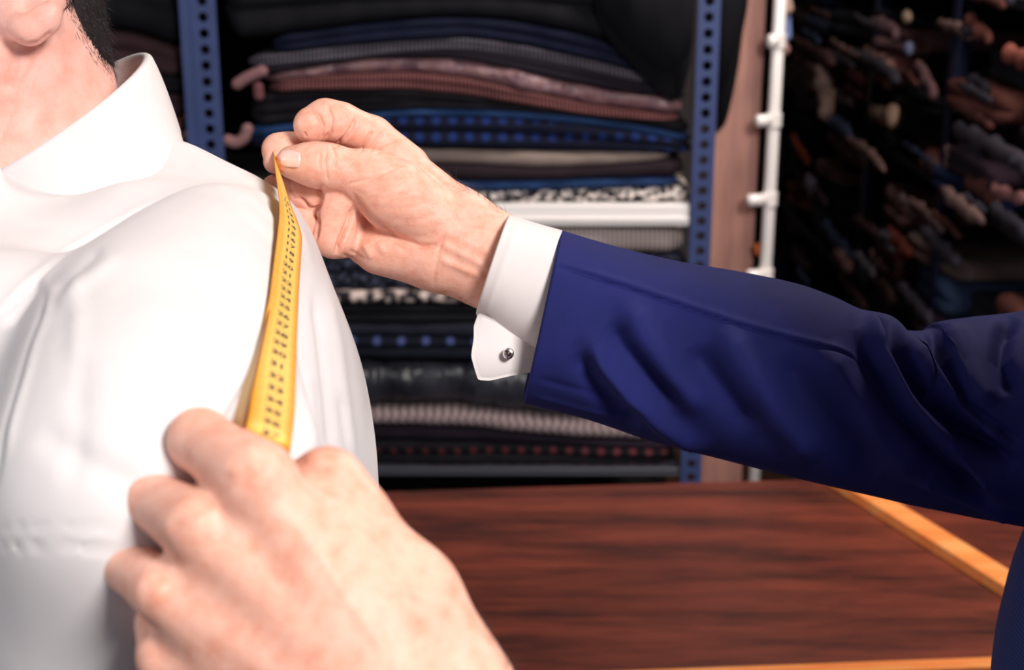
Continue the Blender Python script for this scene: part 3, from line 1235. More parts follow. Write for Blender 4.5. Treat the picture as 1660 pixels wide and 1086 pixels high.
# ------------------------------------------------------------------ far hand (palm towards the camera)
FB, FS = 0.78, FPX / 0.78
palm = [((905, 446, 0), (748, 356, 0), 50, 46), ((900, 500, 5), (718, 420, 5), 54, 50), ((900, 472, -4), (735, 390, -8), 60, 50),
        ((750, 356, 10), (656, 274, 32), 43, 37), ((740, 375, 20), (628, 305, 45), 42, 38),
        ((730, 400, 20), (605, 350, 45), 42, 36), ((715, 420, 10), (592, 396, 32), 46, 33),
        ((695, 418, -8), (615, 408, 4), 44, 36)]
thenar = [((712, 362, -14), (640, 316, -26), 50, 56), ((640, 316, -26), (598, 290, -30), 56, 43)]
thumb = chain([(598, 288, -28, 42), (532, 270, -46, 33.5), (505, 266, -50, 31), (474, 263, -50, 26)])
index = chain([(660, 270, 32, 37), (604, 222, 12, 33), (552, 200, -12, 33), (528, 195, -14, 33.5), (506, 203, -26, 30)])
middle = chain([(632, 300, 50, 36), (548, 240, 36, 27), (468, 240, 14, 25), (452, 243, 6, 26), (447, 262, -10, 20)])
ring_p = chain([(604, 348, 44, 30), (552, 328, -14, 26)])
pinky_p = chain([(590, 394, 32, 28), (541, 383, -12, 25.5)])
ring_d = chain([(540, 328, -6, 24), (512, 322, 0, 23), (487, 315, 2, 22.5), (443, 300, 16, 17)])
pinky_d = chain([(532, 380, -2, 23), (512, 369, 2, 22.5), (495, 361, 4, 21.5), (466, 340, 14, 17)])
V = build_hand(FB, FS, [(26, palm, 0), (18, thenar + thumb, 9), (8, index, 4), (8, middle, 4), (34, ring_p + pinky_p + [((552, 318, -18), (540, 388, -14), 25, 25)], 6),
                        (6, ring_d, 2), (6, pinky_d, 2)], 0.00062, 8)
fv, ff = surface_nets(V.F, V.lo, V.h)
FAR_SDF = V
fn = vnormals(fv, ff)
near_lim = None
P = 1.0 / FS
zt = (0.60, FB - 20 * P)      # thumb side, nearest
strokes = [
    # thumb
    ([(530, 242), (527, 258), (529, 276), (531, 296)], -2.4 * 1.5 * P, 2.2, zt), ([(541, 242), (545, 256), (541, 274)], -2.4 * 1.5 * P, 2.0, zt),
    ([(520, 244), (517, 262), (520, 280)], -0.8 * 1.5 * P, 2.5, zt),
    ([(552, 276), (575, 262), (605, 258)], -.7 * 1.5 * P, 3, zt), ([(560, 300), (600, 290), (650, 268)], -1.5 * 1.5 * P, 3, zt),
    ([(565, 304), (590, 316), (640, 300), (668, 286)], -1.2 * .6 * P, 3, zt),
    ([(590, 322), (640, 320), (690, 304)], -1.0 * .6 * P, 4, zt), ([(600, 335), (650, 340), (705, 325)], -1.0 * .6 * P, 4, zt),
    ([(625, 355), (670, 358), (715, 346)], -1.0 * .6 * P, 4, zt),
    ([(572, 314), (584, 332), (600, 352), (640, 384), (680, 398), (712, 398)], -7 * P, 4),
    # wrist creases and tendons
    ([(702, 470), (705, 440), (712, 405), (722, 375)], -1.6 * 1.5 * P, 3.5), ([(715, 395), (760, 418), (800, 440)], 1.6 * 1.5 * P, 6),
    ([(712, 420), (745, 434), (790, 452)], 1.8 * 1.5 * P, 6), ([(722, 378), (770, 398), (805, 415)], 1.0 * 1.5 * P, 6),
    # index finger folds
    ([(577, 190), (572, 206), (560, 222), (543, 238)], -6.5 * P, 3.0), ([(536, 237), (543, 239)], -5 * P, 3.5), ([(531, 170), (538, 190), (536, 214), (526, 230)], -5 * P, 3),
    ([(604, 212), (594, 228), (583, 246)], -4.5 * P, 2.8), ([(624, 212), (610, 228), (600, 246)], -3 * P, 2.6),
    ([(650, 230), (625, 240), (606, 250)], -1.4 * 1.5 * P, 3), ([(488, 180), (504, 177), (518, 188), (524, 204), (522, 220), (516, 232)], -4 * P, 2.8),
    ([(494, 214), (496, 222)], -2.2 * P, 2.2),
    # middle finger at the pinch
    ([(446, 222), (462, 226), (470, 236)], -1.2 * 1.5 * P, 2.5),
    # curled fingers
    ([(522, 302), (519, 324), (512, 343), (515, 362), (511, 392)], -9 * P, 3.4), ([(486, 318), (500, 336), (514, 341)], -8 * P, 3),
    ([(573, 336), (566, 362), (552, 390), (544, 414)], -11 * P, 4.0), ([(580, 340), (582, 370), (576, 396)], -1.6 * 1.5 * P, 3),
    ([(470, 300), (476, 320), (490, 322)], -1.6 * 1.5 * P, 2.5), ([(490, 345), (488, 360)], -1.4 * 1.5 * P, 2.5),
    ([(555, 412), (580, 424)], -1.2 * 1.5 * P, 3), ([(566, 405), (590, 420)], -1.2 * 1.5 * P, 3),
    ([(590, 395), (604, 420)], 2.2 * 1.5 * P, 6), ([(612, 392), (624, 412)], 1.8 * 1.5 * P, 6),
    ([(600, 360), (625, 382), (660, 410)], -1.2 * 1.5 * P, 4),
]
fv = sculpt(fv, fn, strokes)

# ------------------------------------------------------------------ near hand (back towards the camera)
NB, NS = 0.43, FPX / 0.43
meta = [((650, 1110, -6), (424, 792, -14), 90, 62), ((596, 1130, -14), (330, 862, -14), 92, 58), ((530, 1150, -4), (276, 962, 4), 92, 54),
        ((470, 1200, 18), (276, 1072, 40), 88, 50), ((640, 980, 20), (540, 860, 40), 70, 56)]
wrist = [((760, 1420, 40), (610, 1150, 16), 120, 112), ((700, 1440, 40), (520, 1180, 16), 120, 100),
         ((1000, 1700, 60), (760, 1420, 40), 150, 125)]
thumb_n = chain([(748, 1120, 50, 92), (660, 968, 62, 82), (562, 836, 70, 62), (530, 785, 96, 55), (468, 806, 132, 44), (425, 786, 150, 36)])
index_n = chain([(412, 776, -26, 66), (324, 713, 104, 51), (332, 752, 180, 44), (395, 752, 200, 38)])
mid_n = chain([(322, 856, -24, 60), (251, 812, 104, 47), (268, 850, 180, 42), (330, 850, 180, 36)])
ring_n = chain([(268, 958, -2, 54), (212, 918, 108, 43), (232, 960, 180, 40), (300, 950, 180, 34)])
pink_n = chain([(268, 1062, 40, 48), (262, 1010, 100, 40), (290, 1040, 165, 34)])
V = build_hand(NB, NS, [(60, meta + wrist, 0), (40, thumb_n, 26), (20, index_n, 20), (20, mid_n, 8), (20, ring_n, 8), (20, pink_n, 8)], 0.0012, 10)
nv, nf = surface_nets(V.F, V.lo, V.h)
nn = vnormals(nv, nf)
Q = 1.0 / NS
strokes = [
    ([(372, 762), (350, 800), (318, 826)], -5 * Q, 14), ([(296, 838), (262, 900), (258, 940)], -5 * Q, 14),
    ([(398, 752), (420, 745)], 5 * Q, 22), ([(310, 846), (330, 856)], 5 * Q, 22), ([(248, 962), (262, 970)], 4 * Q, 20),
    ([(520, 735), (560, 760), (600, 810)], -4 * Q, 14), ([(470, 742), (500, 756), (580, 800)], -5 * Q, 12),
    ([(430, 800), (500, 920), (560, 1020)], 4 * Q, 30), ([(350, 880), (440, 980), (520, 1070)], 4 * Q, 28), ([(290, 980), (400, 1060), (470, 1120)], 4 * Q, 26),
    ([(385, 850), (470, 960)], -3 * Q, 24), ([(320, 930), (420, 1030)], -3 * Q, 24),
    ([(480, 840), (560, 960), (640, 1080)], 3.0 * Q, 12), ([(540, 900), (500, 980), (470, 1050)], 2.5 * Q, 10),
]
nv = sculpt(nv, nn, strokes)

# ------------------------------------------------------------------ tailor: torso, head and arms carry both hands
def head_prims(V, F, c, fw, s=1.0):
    """head of a grown man around centre c, looking along fw"""
    fw = np.array(fw, float) / np.linalg.norm(fw)
    up = np.array([0, 0, 1.0])
    sd = np.cross(fw, up)
    sd /= np.linalg.norm(sd)
    up = np.cross(sd, fw)
    A = (fw, sd, up)

    def p(f, l, u):
        return np.array(c) + s * (f * fw + l * sd + u * up)
    V.ell(F, p(-.012, 0, .025), (.098 * s, .077 * s, .10 * s), A, .0)
    V.ell(F, p(.035, 0, -.055), (.058 * s, .060 * s, .082 * s), A, .03 * s)
    V.ell(F, p(.062, 0, -.108), (.028 * s, .030 * s, .022 * s), A, .03 * s)
    V.cone(F, p(.085, 0, -.005), p(.108, 0, -.045), .009 * s, .014 * s, .015 * s)
    V.cone(F, p(.080, .02, -.079), p(.080, -.02, -.079), .009 * s, .009 * s, .010 * s)
    V.cone(F, p(.076, -.04, .018), p(.076, .04, .018), .012 * s, .012 * s, .02 * s)
    for l in (-1, 1):
        V.cone(F, p(.0, .062 * l, -.06), p(.055, .03 * l, -.10), .016 * s, .016 * s, .03 * s)
        V.ell(F, p(.072, .032 * l, -.002), (.012 * s, .013 * s, .012 * s), A, .004 * s)
    return p


def ear_prims(V, F, pts, r, k):
    for a, b in zip(pts[:-1], pts[1:]):
        V.cone(F, a, b, r, r, k)


TS = np.array([0.50, 0.60, 1.36])       # middle of the shoulders
TH = np.array([0.335, 0.475, 1.58])       # head
hand_r = W(905, 465, FB)
elb_r = W(1500, 690, 0.81)
sho_r = W(1930, 650, 0.80)
hand_l = W(1000, 1700, NB + 60 / NS)
sho_l = np.array([0.66, 0.42, 1.36])
elb_l = np.array([0.36, 0.36, 1.05])
bp = [(hand_r, elb_r, .022, .034), (elb_r, sho_r, .034, .05), (hand_l, elb_l, .028, .042), (elb_l, sho_l, .045, .06),
      (sho_r + (.03, 0, -.02), sho_l + (.03, 0, -.02), .045, .045), (TS + (0.04, 0, -.10), TS + (.10, 0, -.45), .07, .08), (TS + (.02, .0, -.02), TH + (.045, .01, -.06), .060, .056),
      (TH, TH, .14, .14)]
V = fit_volume(bp, 0.005, .03)
for a, b, ra, rb in bp[:-1]:
    V.cone(V.F, a, b, ra, rb, .04)
pT = head_prims(V, V.F, TH, (-1, .25, -.25))
for l in (-1, 1):
    ear_prims(V, V.F, [pT(-.005, .073 * l, -.035), pT(-.012, .082 * l, -.01), pT(-.016, .084 * l, .015), pT(.0, .078 * l, .025)], .008, .008)
tv, tf = surface_nets(V.F, V.lo, V.h)
off1, off2 = len(fv), len(fv) + len(nv)
allv = np.concatenate([fv, nv, tv])
allf = np.concatenate([ff, nf + off1, tf + off2])
tailor = mesh_obj('person', allv, allf, SKIN_T, origin=(0.62, 0.62, 0.0))
tag(tailor, 'tailor in a navy blue jacket with white cuffs stretching the yellow tape', 'person')


# nail on the thumb of the far hand
def nail_patch(name, V, base, outline_c, ax, ay, na, nb, parent, lift=0.0005):
    F = V.F

    def sample(p):
        q = np.clip((p - V.lo) / V.h, 0, V.n - 1.001)
        i = np.clip(np.floor(q).astype(int), 0, V.n - 2)
        f = q - i
        r = 0
        for a in (0, 1):
            for b in (0, 1):
                for c in (0, 1):
                    r += F[i[0] + a, i[1] + b, i[2] + c] * (f[0] if a else 1 - f[0]) * (f[1] if b else 1 - f[1]) * (f[2] if c else 1 - f[2])
        return r
    V2, F2 = [], []
    for a in range(na + 1):
        for b in range(nb + 1):
            u, v = 2 * a / na - 1, 2 * b / nb - 1
            # squircle so the nail has rounded corners
            uu = u * math.sqrt(1 - 0.30 * v * v)
            vv = v * math.sqrt(1 - 0.30 * u * u)
            px = outline_c[0] + ax[0] * uu + ay[0] * vv
            py = outline_c[1] + ax[1] * uu + ay[1] * vv
            d = base - 0.036
            hit = None
            for _ in range(60):
                p = W(px, py, d)
                s = sample(p)
                if s < 0.0001:
                    hit = p
                    break
                d += max(s * .8, .0001)
            if hit is None:
                hit = W(px, py, base - 70 / FS)
            e = max(abs(u), abs(v))
            V2.append(hit - ray(px, py) * (lift * (1.6 if e < .9 else -.6)))
    for a in range(na):
        for b in range(nb):
            i = a * (nb + 1) + b
            F2.append((i, i + 1, i + nb + 2, i + nb + 1))
    return mesh_obj(name, V2, F2, NAIL, parent)


nail_patch('thumbnail', FAR_SDF, FB, (470, 258), (18, 3), (-2, 15), 14, 12, tailor)


# ------------------------------------------------------------------ sleeves and cuffs (tubes that follow outlines)
def catmull(P, t):
    n = len(P) - 1
    i = min(int(t), n - 1)
    f = t - i
    p0, p1, p2, p3 = P[max(i - 1, 0)], P[i], P[i + 1], P[min(i + 2, n)]
    return 0.5 * ((2 * p1) + (-p0 + p2) * f + (2 * p0 - 5 * p1 + 4 * p2 - p3) * f * f + (-p0 + 3 * p1 - 3 * p2 + p3) * f ** 3)


def sleeve(name, stations, nst, nseg, mat, parent, strokes, hem=0.003, fwd=FWD, sq=1.0, ruffle=None):
    """stations: (top px,py, bottom px,py, depth, half thickness)"""
    S = np.array(stations, float)
    rings = []
    ts = np.linspace(0, len(S) - 1, nst)
    for t in ts:
        s = catmull(S, t)
        T, Bq = W(s[0], s[1], s[4]), W(s[2], s[3], s[4])
        C, a = (T + Bq) / 2, (T - Bq) / 2
        ring = []
        for j in range(nseg):
            th = 2 * math.pi * j / nseg
            c, sn = math.cos(th), math.sin(th)
            c2 = math.copysign(abs(c) ** sq, c)
            s2 = math.copysign(abs(sn) ** sq, sn)
            ring.append(C + a * c2 - fwd * s[5] * s2)
        rings.append(ring)
    v = np.array(rings).reshape(-1, 3)
    f = []
    for i in range(nst - 1):
        for j in range(nseg):
            k2 = (j + 1) % nseg
            f.append((i * nseg + j, (i + 1) * nseg + j, (i + 1) * nseg + k2, i * nseg + k2))
    f = np.array(f)
    n = vnormals(v, f)
    cen = np.repeat(np.array([np.mean(r, 0) for r in rings]), nseg, 0)
    if ((v - cen) * n).sum() < 0:
        f = f[:, ::-1]
        n = -n
    v = sculpt(v, n, strokes)
    n = vnormals(v, f)
    # turned-in hem at the open end
    first = v[:nseg]
    c0 = first.mean(0)
    ax = (np.array(rings[1]).mean(0) - np.array(rings[0]).mean(0))
    ax /= np.linalg.norm(ax)
    rad = first - c0
    rl = np.linalg.norm(rad, axis=1)[:, None]
    inner = [c0 + rad * (rl - hem * .5) / rl - ax * hem * .4, c0 + rad * (rl - hem) / rl, c0 + rad * (rl - hem) / rl + ax * .03]
    nv_ = len(v)
    vv = np.concatenate([v] + inner)
    extra = []
    prev = 0
    for q in range(3):
        cur = nv_ + q * nseg
        for j in range(nseg):
            k2 = (j + 1) % nseg
            extra.append((prev + j, prev + k2, cur + k2, cur + j))
        prev = cur
    extra = np.array(extra)
    if ((np.cross(vv[extra[:nseg, 2]] - vv[extra[:nseg, 0]], vv[extra[:nseg, 3]] - vv[extra[:nseg, 1]])) @ (-ax)).sum() < 0:
        extra = extra[:, ::-1]
    return mesh_obj(name, vv, np.concatenate([f, extra]), mat, parent)


M1 = 0.001
sl_st = [(911, 374, 850, 654, .780, .046), (960, 389, 905, 667, .782, .048), (1010, 403, 965, 684, .784, .050), (1100, 424, 1060, 716, .788, .054),
         (1200, 441, 1165, 743, .79, .058), (1285, 459, 1270, 770, .795, .061), (1342, 479, 1355, 790, .80, .063), (1388, 500, 1420, 805, .80, .064),
         (1434, 510, 1475, 818, .80, .064), (1447, 529, 1505, 824, .80, .062), (1478, 536, 1530, 829, .80, .060), (1508, 533, 1555, 834, .80, .062),
         (1522, 522, 1580, 839, .80, .066), (1572, 514, 1620, 846, .80, .070), (1645, 506, 1690, 862, .80, .075), (1740, 490, 1780, 900, .80, .08),
         (1900, 470, 1900, 960, .80, .085)]
folds = [
    ([(908, 432), (960, 448), (1028, 470), (1100, 494), (1183, 524), (1294, 554), (1400, 584)], -3.2 * M1, 2.4),
    ([(908, 426), (1028, 464), (1183, 518), (1294, 548), (1400, 578)], 0.90 * M1, 6),
    ([(1010, 490), (1045, 550), (1090, 610), (1150, 668)], 6.00 * M1, 24),
    ([(990, 520), (1010, 560), (1050, 610), (1100, 660)], -4.80 * M1, 16),
    ([(955, 550), (975, 590), (1020, 640), (1070, 682), (1145, 730)], 6.75 * M1, 14),
    ([(935, 570), (955, 615), (1000, 668), (1040, 690)], -3.75 * M1, 16),
    ([(1165, 530), (1205, 596), (1262, 674), (1330, 745)], 7.50 * M1, 26),
    ([(1120, 560), (1160, 620), (1220, 700)], -5.25 * M1, 22),
    ([(1270, 570), (1310, 640), (1370, 720), (1430, 770)], -5.25 * M1, 26),
    ([(1330, 560), (1370, 630), (1430, 710), (1500, 770)], 6.75 * M1, 24),
    ([(1395, 530), (1412, 590), (1450, 660), (1520, 735), (1610, 808)], -10.50 * M1, 17),
    ([(1408, 505), (1434, 580), (1480, 660), (1550, 740), (1640, 815)], 10.50 * M1, 17),
    ([(1440, 515), (1448, 565), (1486, 630), (1550, 690), (1650, 760)], -12.00 * M1, 15),
    ([(1475, 540), (1500, 590), (1545, 645), (1640, 720)], 6.00 * M1, 18),
    ([(1509, 532), (1522, 590), (1566, 655), (1655, 720)], -7.50 * M1, 9),
    ([(1540, 525), (1560, 590), (1610, 660)], 6.00 * M1, 18),
    ([(1640, 510), (1625, 540), (1622, 580), (1640, 640)], -9.00 * M1, 14),
    ([(1480, 770), (1560, 800), (1650, 845)], 5.25 * M1, 9),
    ([(860, 640), (960, 668), (1040, 690)], 0.80 * M1, 4),
    ([(868, 612), (960, 640), (1060, 668)], -0.80 * M1, 6),
]
sleeve('jacket_sleeve', sl_st, 460, 340, NAVY, tailor, folds, sq=0.92)
cuff_st = [(827, 349, 773, 512, .776, .031), (850, 356, 797, 530, .776, .032), (880, 365, 832, 556, .777, .033), (915, 375, 868, 582, .778, .034), (960, 392, 925, 600, .78, .034)]
cuff_fold = [([(785, 528), (820, 552), (866, 580)], 1.0 * M1, 6), ([(840, 360), (812, 440), (785, 515)], .5 * M1, 6)]
cuff = sleeve('shirt_cuff', cuff_st, 60, 120, WHITE_CUFF, tailor, cuff_fold, hem=.002, sq=.95)

# lower flap of the french cuff with its stud
out = [(776, 506), (768, 528), (768, 548), (763.5, 577), (769, 597), (775, 616), (795, 617), (825, 610), (858, 604), (892, 600), (895, 575), (850, 548), (812, 522)]
op = []
for a, b in zip(out, out[1:] + out[:1]):
    for s in range(5):
        op.append((a[0] + (b[0] - a[0]) * s / 5, a[1] + (b[1] - a[1]) * s / 5))
op = np.array(op)
for _ in range(1):
    op = (np.roll(op, 1, 0) + 2 * op + np.roll(op, -1, 0)) / 4
cxy = op.mean(0)
VV, FF = [], []
R_ = 8
for side_ in (0, 1):
    for ri in range(R_ + 1):
        k_ = ri / R_
        for q in op:
            x, y = cxy + (q - cxy) * k_
            edge = 1 - k_ ** 6
            dd = .757 + .00022 * (617 - y) * -0.10 + .004 * math.sin((x - 760) / 60.0) + .0015 * math.sin((y - 500) / 18.0)
            dd += (.0011 if side_ else -.0011) * (edge * .8 + .2)
            VV.append(W(x, y, dd))
m_ = len(op)
for side_ in (0, 1):
    b0 = side_ * (R_ + 1) * m_
    for ri in range(R_):
        for j in range(m_):
            k2 = (j + 1) % m_
            q = (b0 + ri * m_ + j, b0 + ri * m_ + k2, b0 + (ri + 1) * m_ + k2, b0 + (ri + 1) * m_ + j)
            FF.append(q if side_ else q[::-1])
for j in range(m_):
    k2 = (j + 1) % m_
    a0 = R_ * m_
    b0 = (R_ + 1) * m_ + R_ * m_
    FF.append((a0 + j, a0 + k2, b0 + k2, b0 + j))
flap = mesh_obj('cuff_flap', VV, np.array(FF), WHITE_CUFF, tailor)
lc = W(824, 573, .7535)
link_ = MB()
for rr, z0, z1 in ((.0030, 0.003, -.0012),):
    link_.tube([lc + FWD * z0, lc + FWD * z1, lc + FWD * (z1 - .0010), lc + FWD * (z1 - .0014)], [rr, rr, rr * .8, rr * .3], 20)
ck = link_.build('cufflink', STEEL, tailor, smooth=False)
MB().tube([lc - FWD * .0024, lc - FWD * .0030, lc - FWD * .0034], [.0016, .0013, .0004], 12).build('stone', m_plain('dark_stone', (60, 40, 40), rough=.1, spec=1), ck, smooth=True)

# ------------------------------------------------------------------ tailor's jacket body, other sleeve, trousers, shoes
def cloth_body(name, prims, h, mat, parent, k, ells=(), strokes=(), pad=.03, clip=None):
    V = fit_volume(prims, h, pad)
    for e in prims:
        V.cone(V.F, e[0], e[1], e[2], e[3], k)
    for c, r, A in ells:
        V.ell(V.F, c, r, A, k)
    if clip is not None:
        V.F = np.maximum(V.F, clip(V)).astype(np.float32)
    v, f = surface_nets(V.F, V.lo, V.h)
    n = vnormals(v, f)
    if strokes:
        v = sculpt(v, n, strokes)
    return mesh_obj(name, v, f, mat, parent), V


jx = []
for (x, y, r, d) in ((1708, 872, 300, .80), (1696, 950, 330, .79), (1680, 1030, 350, .79), (1670, 1090, 350, .79)):
    nx = .96 if y < 960 else .99
    jx.append((x + r * nx, y + r * .22, r, d))
jp = []
for a, b in zip(jx[:-1], jx[1:]):
    jp.append((W(a[0], a[1], a[3]), W(b[0], b[1], b[3]), a[2] * a[3] / FPX, b[2] * b[3] / FPX))
low = W(jx[-1][0], jx[-1][1], jx[-1][3])
jp += [(low, np.array([low[0] + .03, low[1] - .02, .86]), .121, .125),
       (sho_r + (0.02, 0, 0), sho_l, .075, .075), (sho_r + (.06, -.02, -.03), np.array([.68, .68, .88]), .09, .12), (sho_l, np.array([.66, .48, .88]), .09, .13),
       (TS + (.09, -.02, -.06), np.array([.66, .56, .88]), .12, .14),
       (sho_r + (.02, -.02, .01), TS + (.05, 0, .035), .06, .055), (TS + (.05, 0, .035), sho_l + (.02, .02, .01), .055, .06)]
jb, _ = cloth_body('jacket', jp, .006, NAVY2, tailor, .035)
ls = [(sho_l, elb_l, .072, .062), (elb_l, W(1100, 1790, NB + 60 / NS), .06, .047)]
cloth_body('jacket_sleeve', ls, .005, NAVY2, tailor, .02)
c_a, c_b = W(1180, 1845, NB + 60 / NS), W(985, 1690, NB + 60 / NS)
MB().tube([c_a, c_b, c_b + (c_a - c_b) * .001, c_a], [.042, .043, .041, .04], 32, cap=False).build('shirt_cuff', WHITE_CUFF, tailor, smooth=True)


def trousers_and_shoes(hip, fw, parent, mat, wd=.09):
    fw = np.array(fw, float) / np.linalg.norm(fw)
    sd = np.array([fw[1], -fw[0], 0])
    pr = [(hip + sd * wd * .6, hip - sd * wd * .6, .13, .13)]
    for s in (-1, 1):
        pr += [(hip + sd * wd * s, np.array([*(hip + sd * wd * s)[:2], .48]), .105, .078),
               (np.array([*(hip + sd * wd * s)[:2], .48]), np.array([*(hip + sd * wd * s * 1.1)[:2], .07]), .078, .062)]
    cloth_body('trousers', pr, .008, mat, parent, .03)
    for s in (-1, 1):
        b = np.array([*(hip + sd * wd * s * 1.1)[:2], 0])
        V = Vol(b - .22, b + np.array([.22, .22, .16]), .005)
        V.cone(V.F, b + fw * -.03 + (0, 0, .045), b + fw * .10 + (0, 0, .036), .042, .040, .02)
        V.cone(V.F, b + fw * .10 + (0, 0, .036), b + fw * .16 + (0, 0, .028), .042, .027, .02)
        V.cone(V.F, b + fw * -.02 + (0, 0, .05), b + fw * -.01 + (0, 0, .10), .04, .038, .02)
        z = V.ax[2][None, None, :]
        V.F = np.maximum(V.F, (0.0005 - z).astype(np.float32) + np.zeros_like(V.F))
        v, f = surface_nets(V.F, V.lo, V.h)
        mesh_obj('shoe', v, f, LEATHER, parent)


trousers_and_shoes(np.array([.65, .58, .90]), (-1, .1, 0), tailor, NAVY)

# arm hair on the wrist, in front of the cuff
def hair_object(name, strands, mat, parent, rad):
    """thin three-sided hairs, joined: nobody could count them"""
    VV, FF, b = [], [], 0
    for s in strands:
        s = np.array(s)
        n = len(s)
        t = np.gradient(s, axis=0)
        t /= np.linalg.norm(t, axis=1)[:, None] + 1e-12
        a = np.cross(t, np.array([.31, .77, .56]))
        a /= np.linalg.norm(a, axis=1)[:, None] + 1e-12
        c = np.cross(t, a)
        r = (rad * (1 - .8 * np.linspace(0, 1, n)))[:, None]
        for th in (0, 2.094, 4.189):
            VV.append(s + r * (math.cos(th) * a + math.sin(th) * c))
        for i in range(n - 1):
            for k in range(3):
                k2 = (k + 1) % 3
                FF.append((b + k * n + i, b + k2 * n + i, b + k2 * n + i + 1, b + k * n + i + 1))
        b += 3 * n
    o = mesh_obj(name, np.concatenate(VV), np.array(FF), mat, parent)
    o['kind'] = 'stuff'
    return o


def strands_from(v, n, sel, count, length, flow, lift, jitter, npt=5, curl=.25, seed=3):
    r = np.random.default_rng(seed)
    idx = np.nonzero(sel)[0]
    if len(idx) == 0:
        return []
    idx = r.choice(idx, size=min(count, len(idx)), replace=False)
    out = []
    for i in idx:
        p, nr = v[i].copy(), n[i]
        f = flow(p) if callable(flow) else flow
        f = f - nr * (f @ nr)
        f /= np.linalg.norm(f) + 1e-9
        d = nr * lift + f + r.normal(0, jitter, 3)
        d /= np.linalg.norm(d)
        L = length * r.uniform(.55, 1.25)
        pts = [p - nr * .0008]
        for s in range(npt):
            d = d + r.normal(0, curl * .3, 3) - nr * lift * .25
            d /= np.linalg.norm(d)
            pts.append(pts[-1] + d * L / npt)
        out.append(pts)
    return out


fn = vnormals(fv, ff)
hx, hy, hd = project(fv)
vw = (fv - CAM) / np.linalg.norm(fv - CAM, axis=1)[:, None]
edge = np.abs((fn * vw).sum(1)) < .55
dirw = W(690, 280, FB) - W(810, 345, FB)
sel = (hx > 735) & (hx < 825) & (hy < 352 + (hx - 735) * .25) & edge
st_ = strands_from(fv, fn, sel, 110, .010, dirw, .55, .35, seed=5)
sel = (hx > 715) & (hx < 775) & (hy > 455) & edge
st_ += strands_from(fv, fn, sel, 50, .008, dirw, .6, .35, seed=6)
hair_object('arm_hair', st_, ARM_HAIR, tailor, .00009)
nnn = vnormals(nv, nf)
hx, hy, hd = project(nv)
vw = (nv - CAM) / np.linalg.norm(nv - CAM, axis=1)[:, None]
edge = np.abs((nnn * vw).sum(1)) < .45
sel = (hx > 770) & (hx < 900) & (hy > 1000) & (hy < 1120) & edge
hair_object('arm_hair', strands_from(nv, nnn, sel, 130, .008, W(760, 1000, NB) - W(860, 1120, NB), .5, .35, seed=8), ARM_HAIR, tailor, .00008)
tnr = vnormals(tv, tf)
tfw = (tv - TH) @ (np.array([-1, .25, -.25]) / 1.06)
tup = (tv - TH) @ np.array([-.23, .06, .97])
tmask = ((tup > .055) | ((tup > -.055) & (tfw < -.028))) & (tfw < .072) & (tup > -.07) & (tv[:, 2] > TH[2] - .12) & (np.linalg.norm(tv - TH, axis=1) < .17)
hf2 = tf[tmask[tf].all(1)]
us2 = np.unique(hf2)
rm2 = np.full(len(tv), -1)
rm2[us2] = np.arange(len(us2))
th_ = mesh_obj('hair', tv[us2] + tnr[us2] * .004, rm2[hf2], HAIR, tailor)
hair_object('hair_strands', strands_from(tv, tnr, tmask, 4000, .018, np.array([.5, 0, -.6]), .5, .3, seed=9), HAIR2, th_, .0004)
nk = TS + np.array([.035, .0, .062])
nd = (TH + np.array([.045, .01, -.06])) - (TS + np.array([.02, .0, -.02]))
nd /= np.linalg.norm(nd)
na_ = np.cross(nd, [0, 1.0, 0])
na_ /= np.linalg.norm(na_)
nb_ = np.cross(nd, na_)
cv_, cf_ = [], []
for i in range(48):
    t_ = 2 * math.pi * i / 48
    r_ = na_ * math.cos(t_) + nb_ * math.sin(t_)
    for o_, u_ in ((.066, -.02), (.064, .018), (.066, .021), (.069, .018), (.080, -.02)):
        cv_.append(nk + r_ * o_ + nd * u_)
for i in range(48):
    for j in range(5):
        cf_.append((i * 5 + j, i * 5 + (j + 1) % 5, ((i + 1) % 48) * 5 + (j + 1) % 5, ((i + 1) % 48) * 5 + j))
MB().add(cv_, cf_).build('shirt_collar', WHITE_CUFF, tailor, smooth=True)

# ================================================================== CUSTOMER in the white shirt
CH = W(-142, -185, .785)          # head centre
cf = np.array([-1.0, 0.10, 0.0])
neck_lo, neck_hi = W(38, 330, .79), W(-12, 60, .785)
bp = [(neck_lo, neck_hi, .060, .054), (W(-60, 420, .80), W(-100, 900, .86), .10, .11), (CH, CH, .15, .15)]
V = fit_volume(bp, .0017, .01)
V.cone(V.F, neck_lo, neck_hi, .060, .0535, .02)
V.cone(V.F, W(-90, 300, .79), W(-110, 60, .785), .045, .048, .05)
V.cone(V.F, W(-60, 480, .80), W(-100, 900, .86), .085, .10, .05)
HV = V.blank()
pC = head_prims(V, HV, CH, cf)
V.F = smin(V.F, HV, .035)
# nape muscle and jaw angle
V.cone(V.F, W(50, 30, .775), W(64, 320, .78), .031, .040, .03)
V.cone(V.F, W(-22, 85, .724), W(-120, 215, .745), .012, .014, .02)
V.cone(V.F, W(66, 40, .735), W(-30, 330, .757), .008, .009, .03)
EF = V.blank()
rim = [W(40, 42, .709), W(80, 26, .708), W(104, -10, .707), W(118, -70, .705), W(108, -125, .705), W(70, -150, .706), W(25, -135, .709), W(8, -95, .713)]
ear_prims(V, EF, rim, .0045, .004)
V.cone(EF, W(48, 46, .709), W(70, 36, .709), .0075, .007, .006)
V.cone(EF, W(22, 40, .712), W(48, 46, .709), .006, .0075, .006)
V.cone(EF, W(10, 40, .718), W(8, -10, .713), .006, .004, .006)
V.cone(EF, W(75, 0, .716), W(70, -110, .716), .006, .007, .004)
V.cone(EF, W(30, 35, .717), W(60, -60, .720), .008, .010, .006)
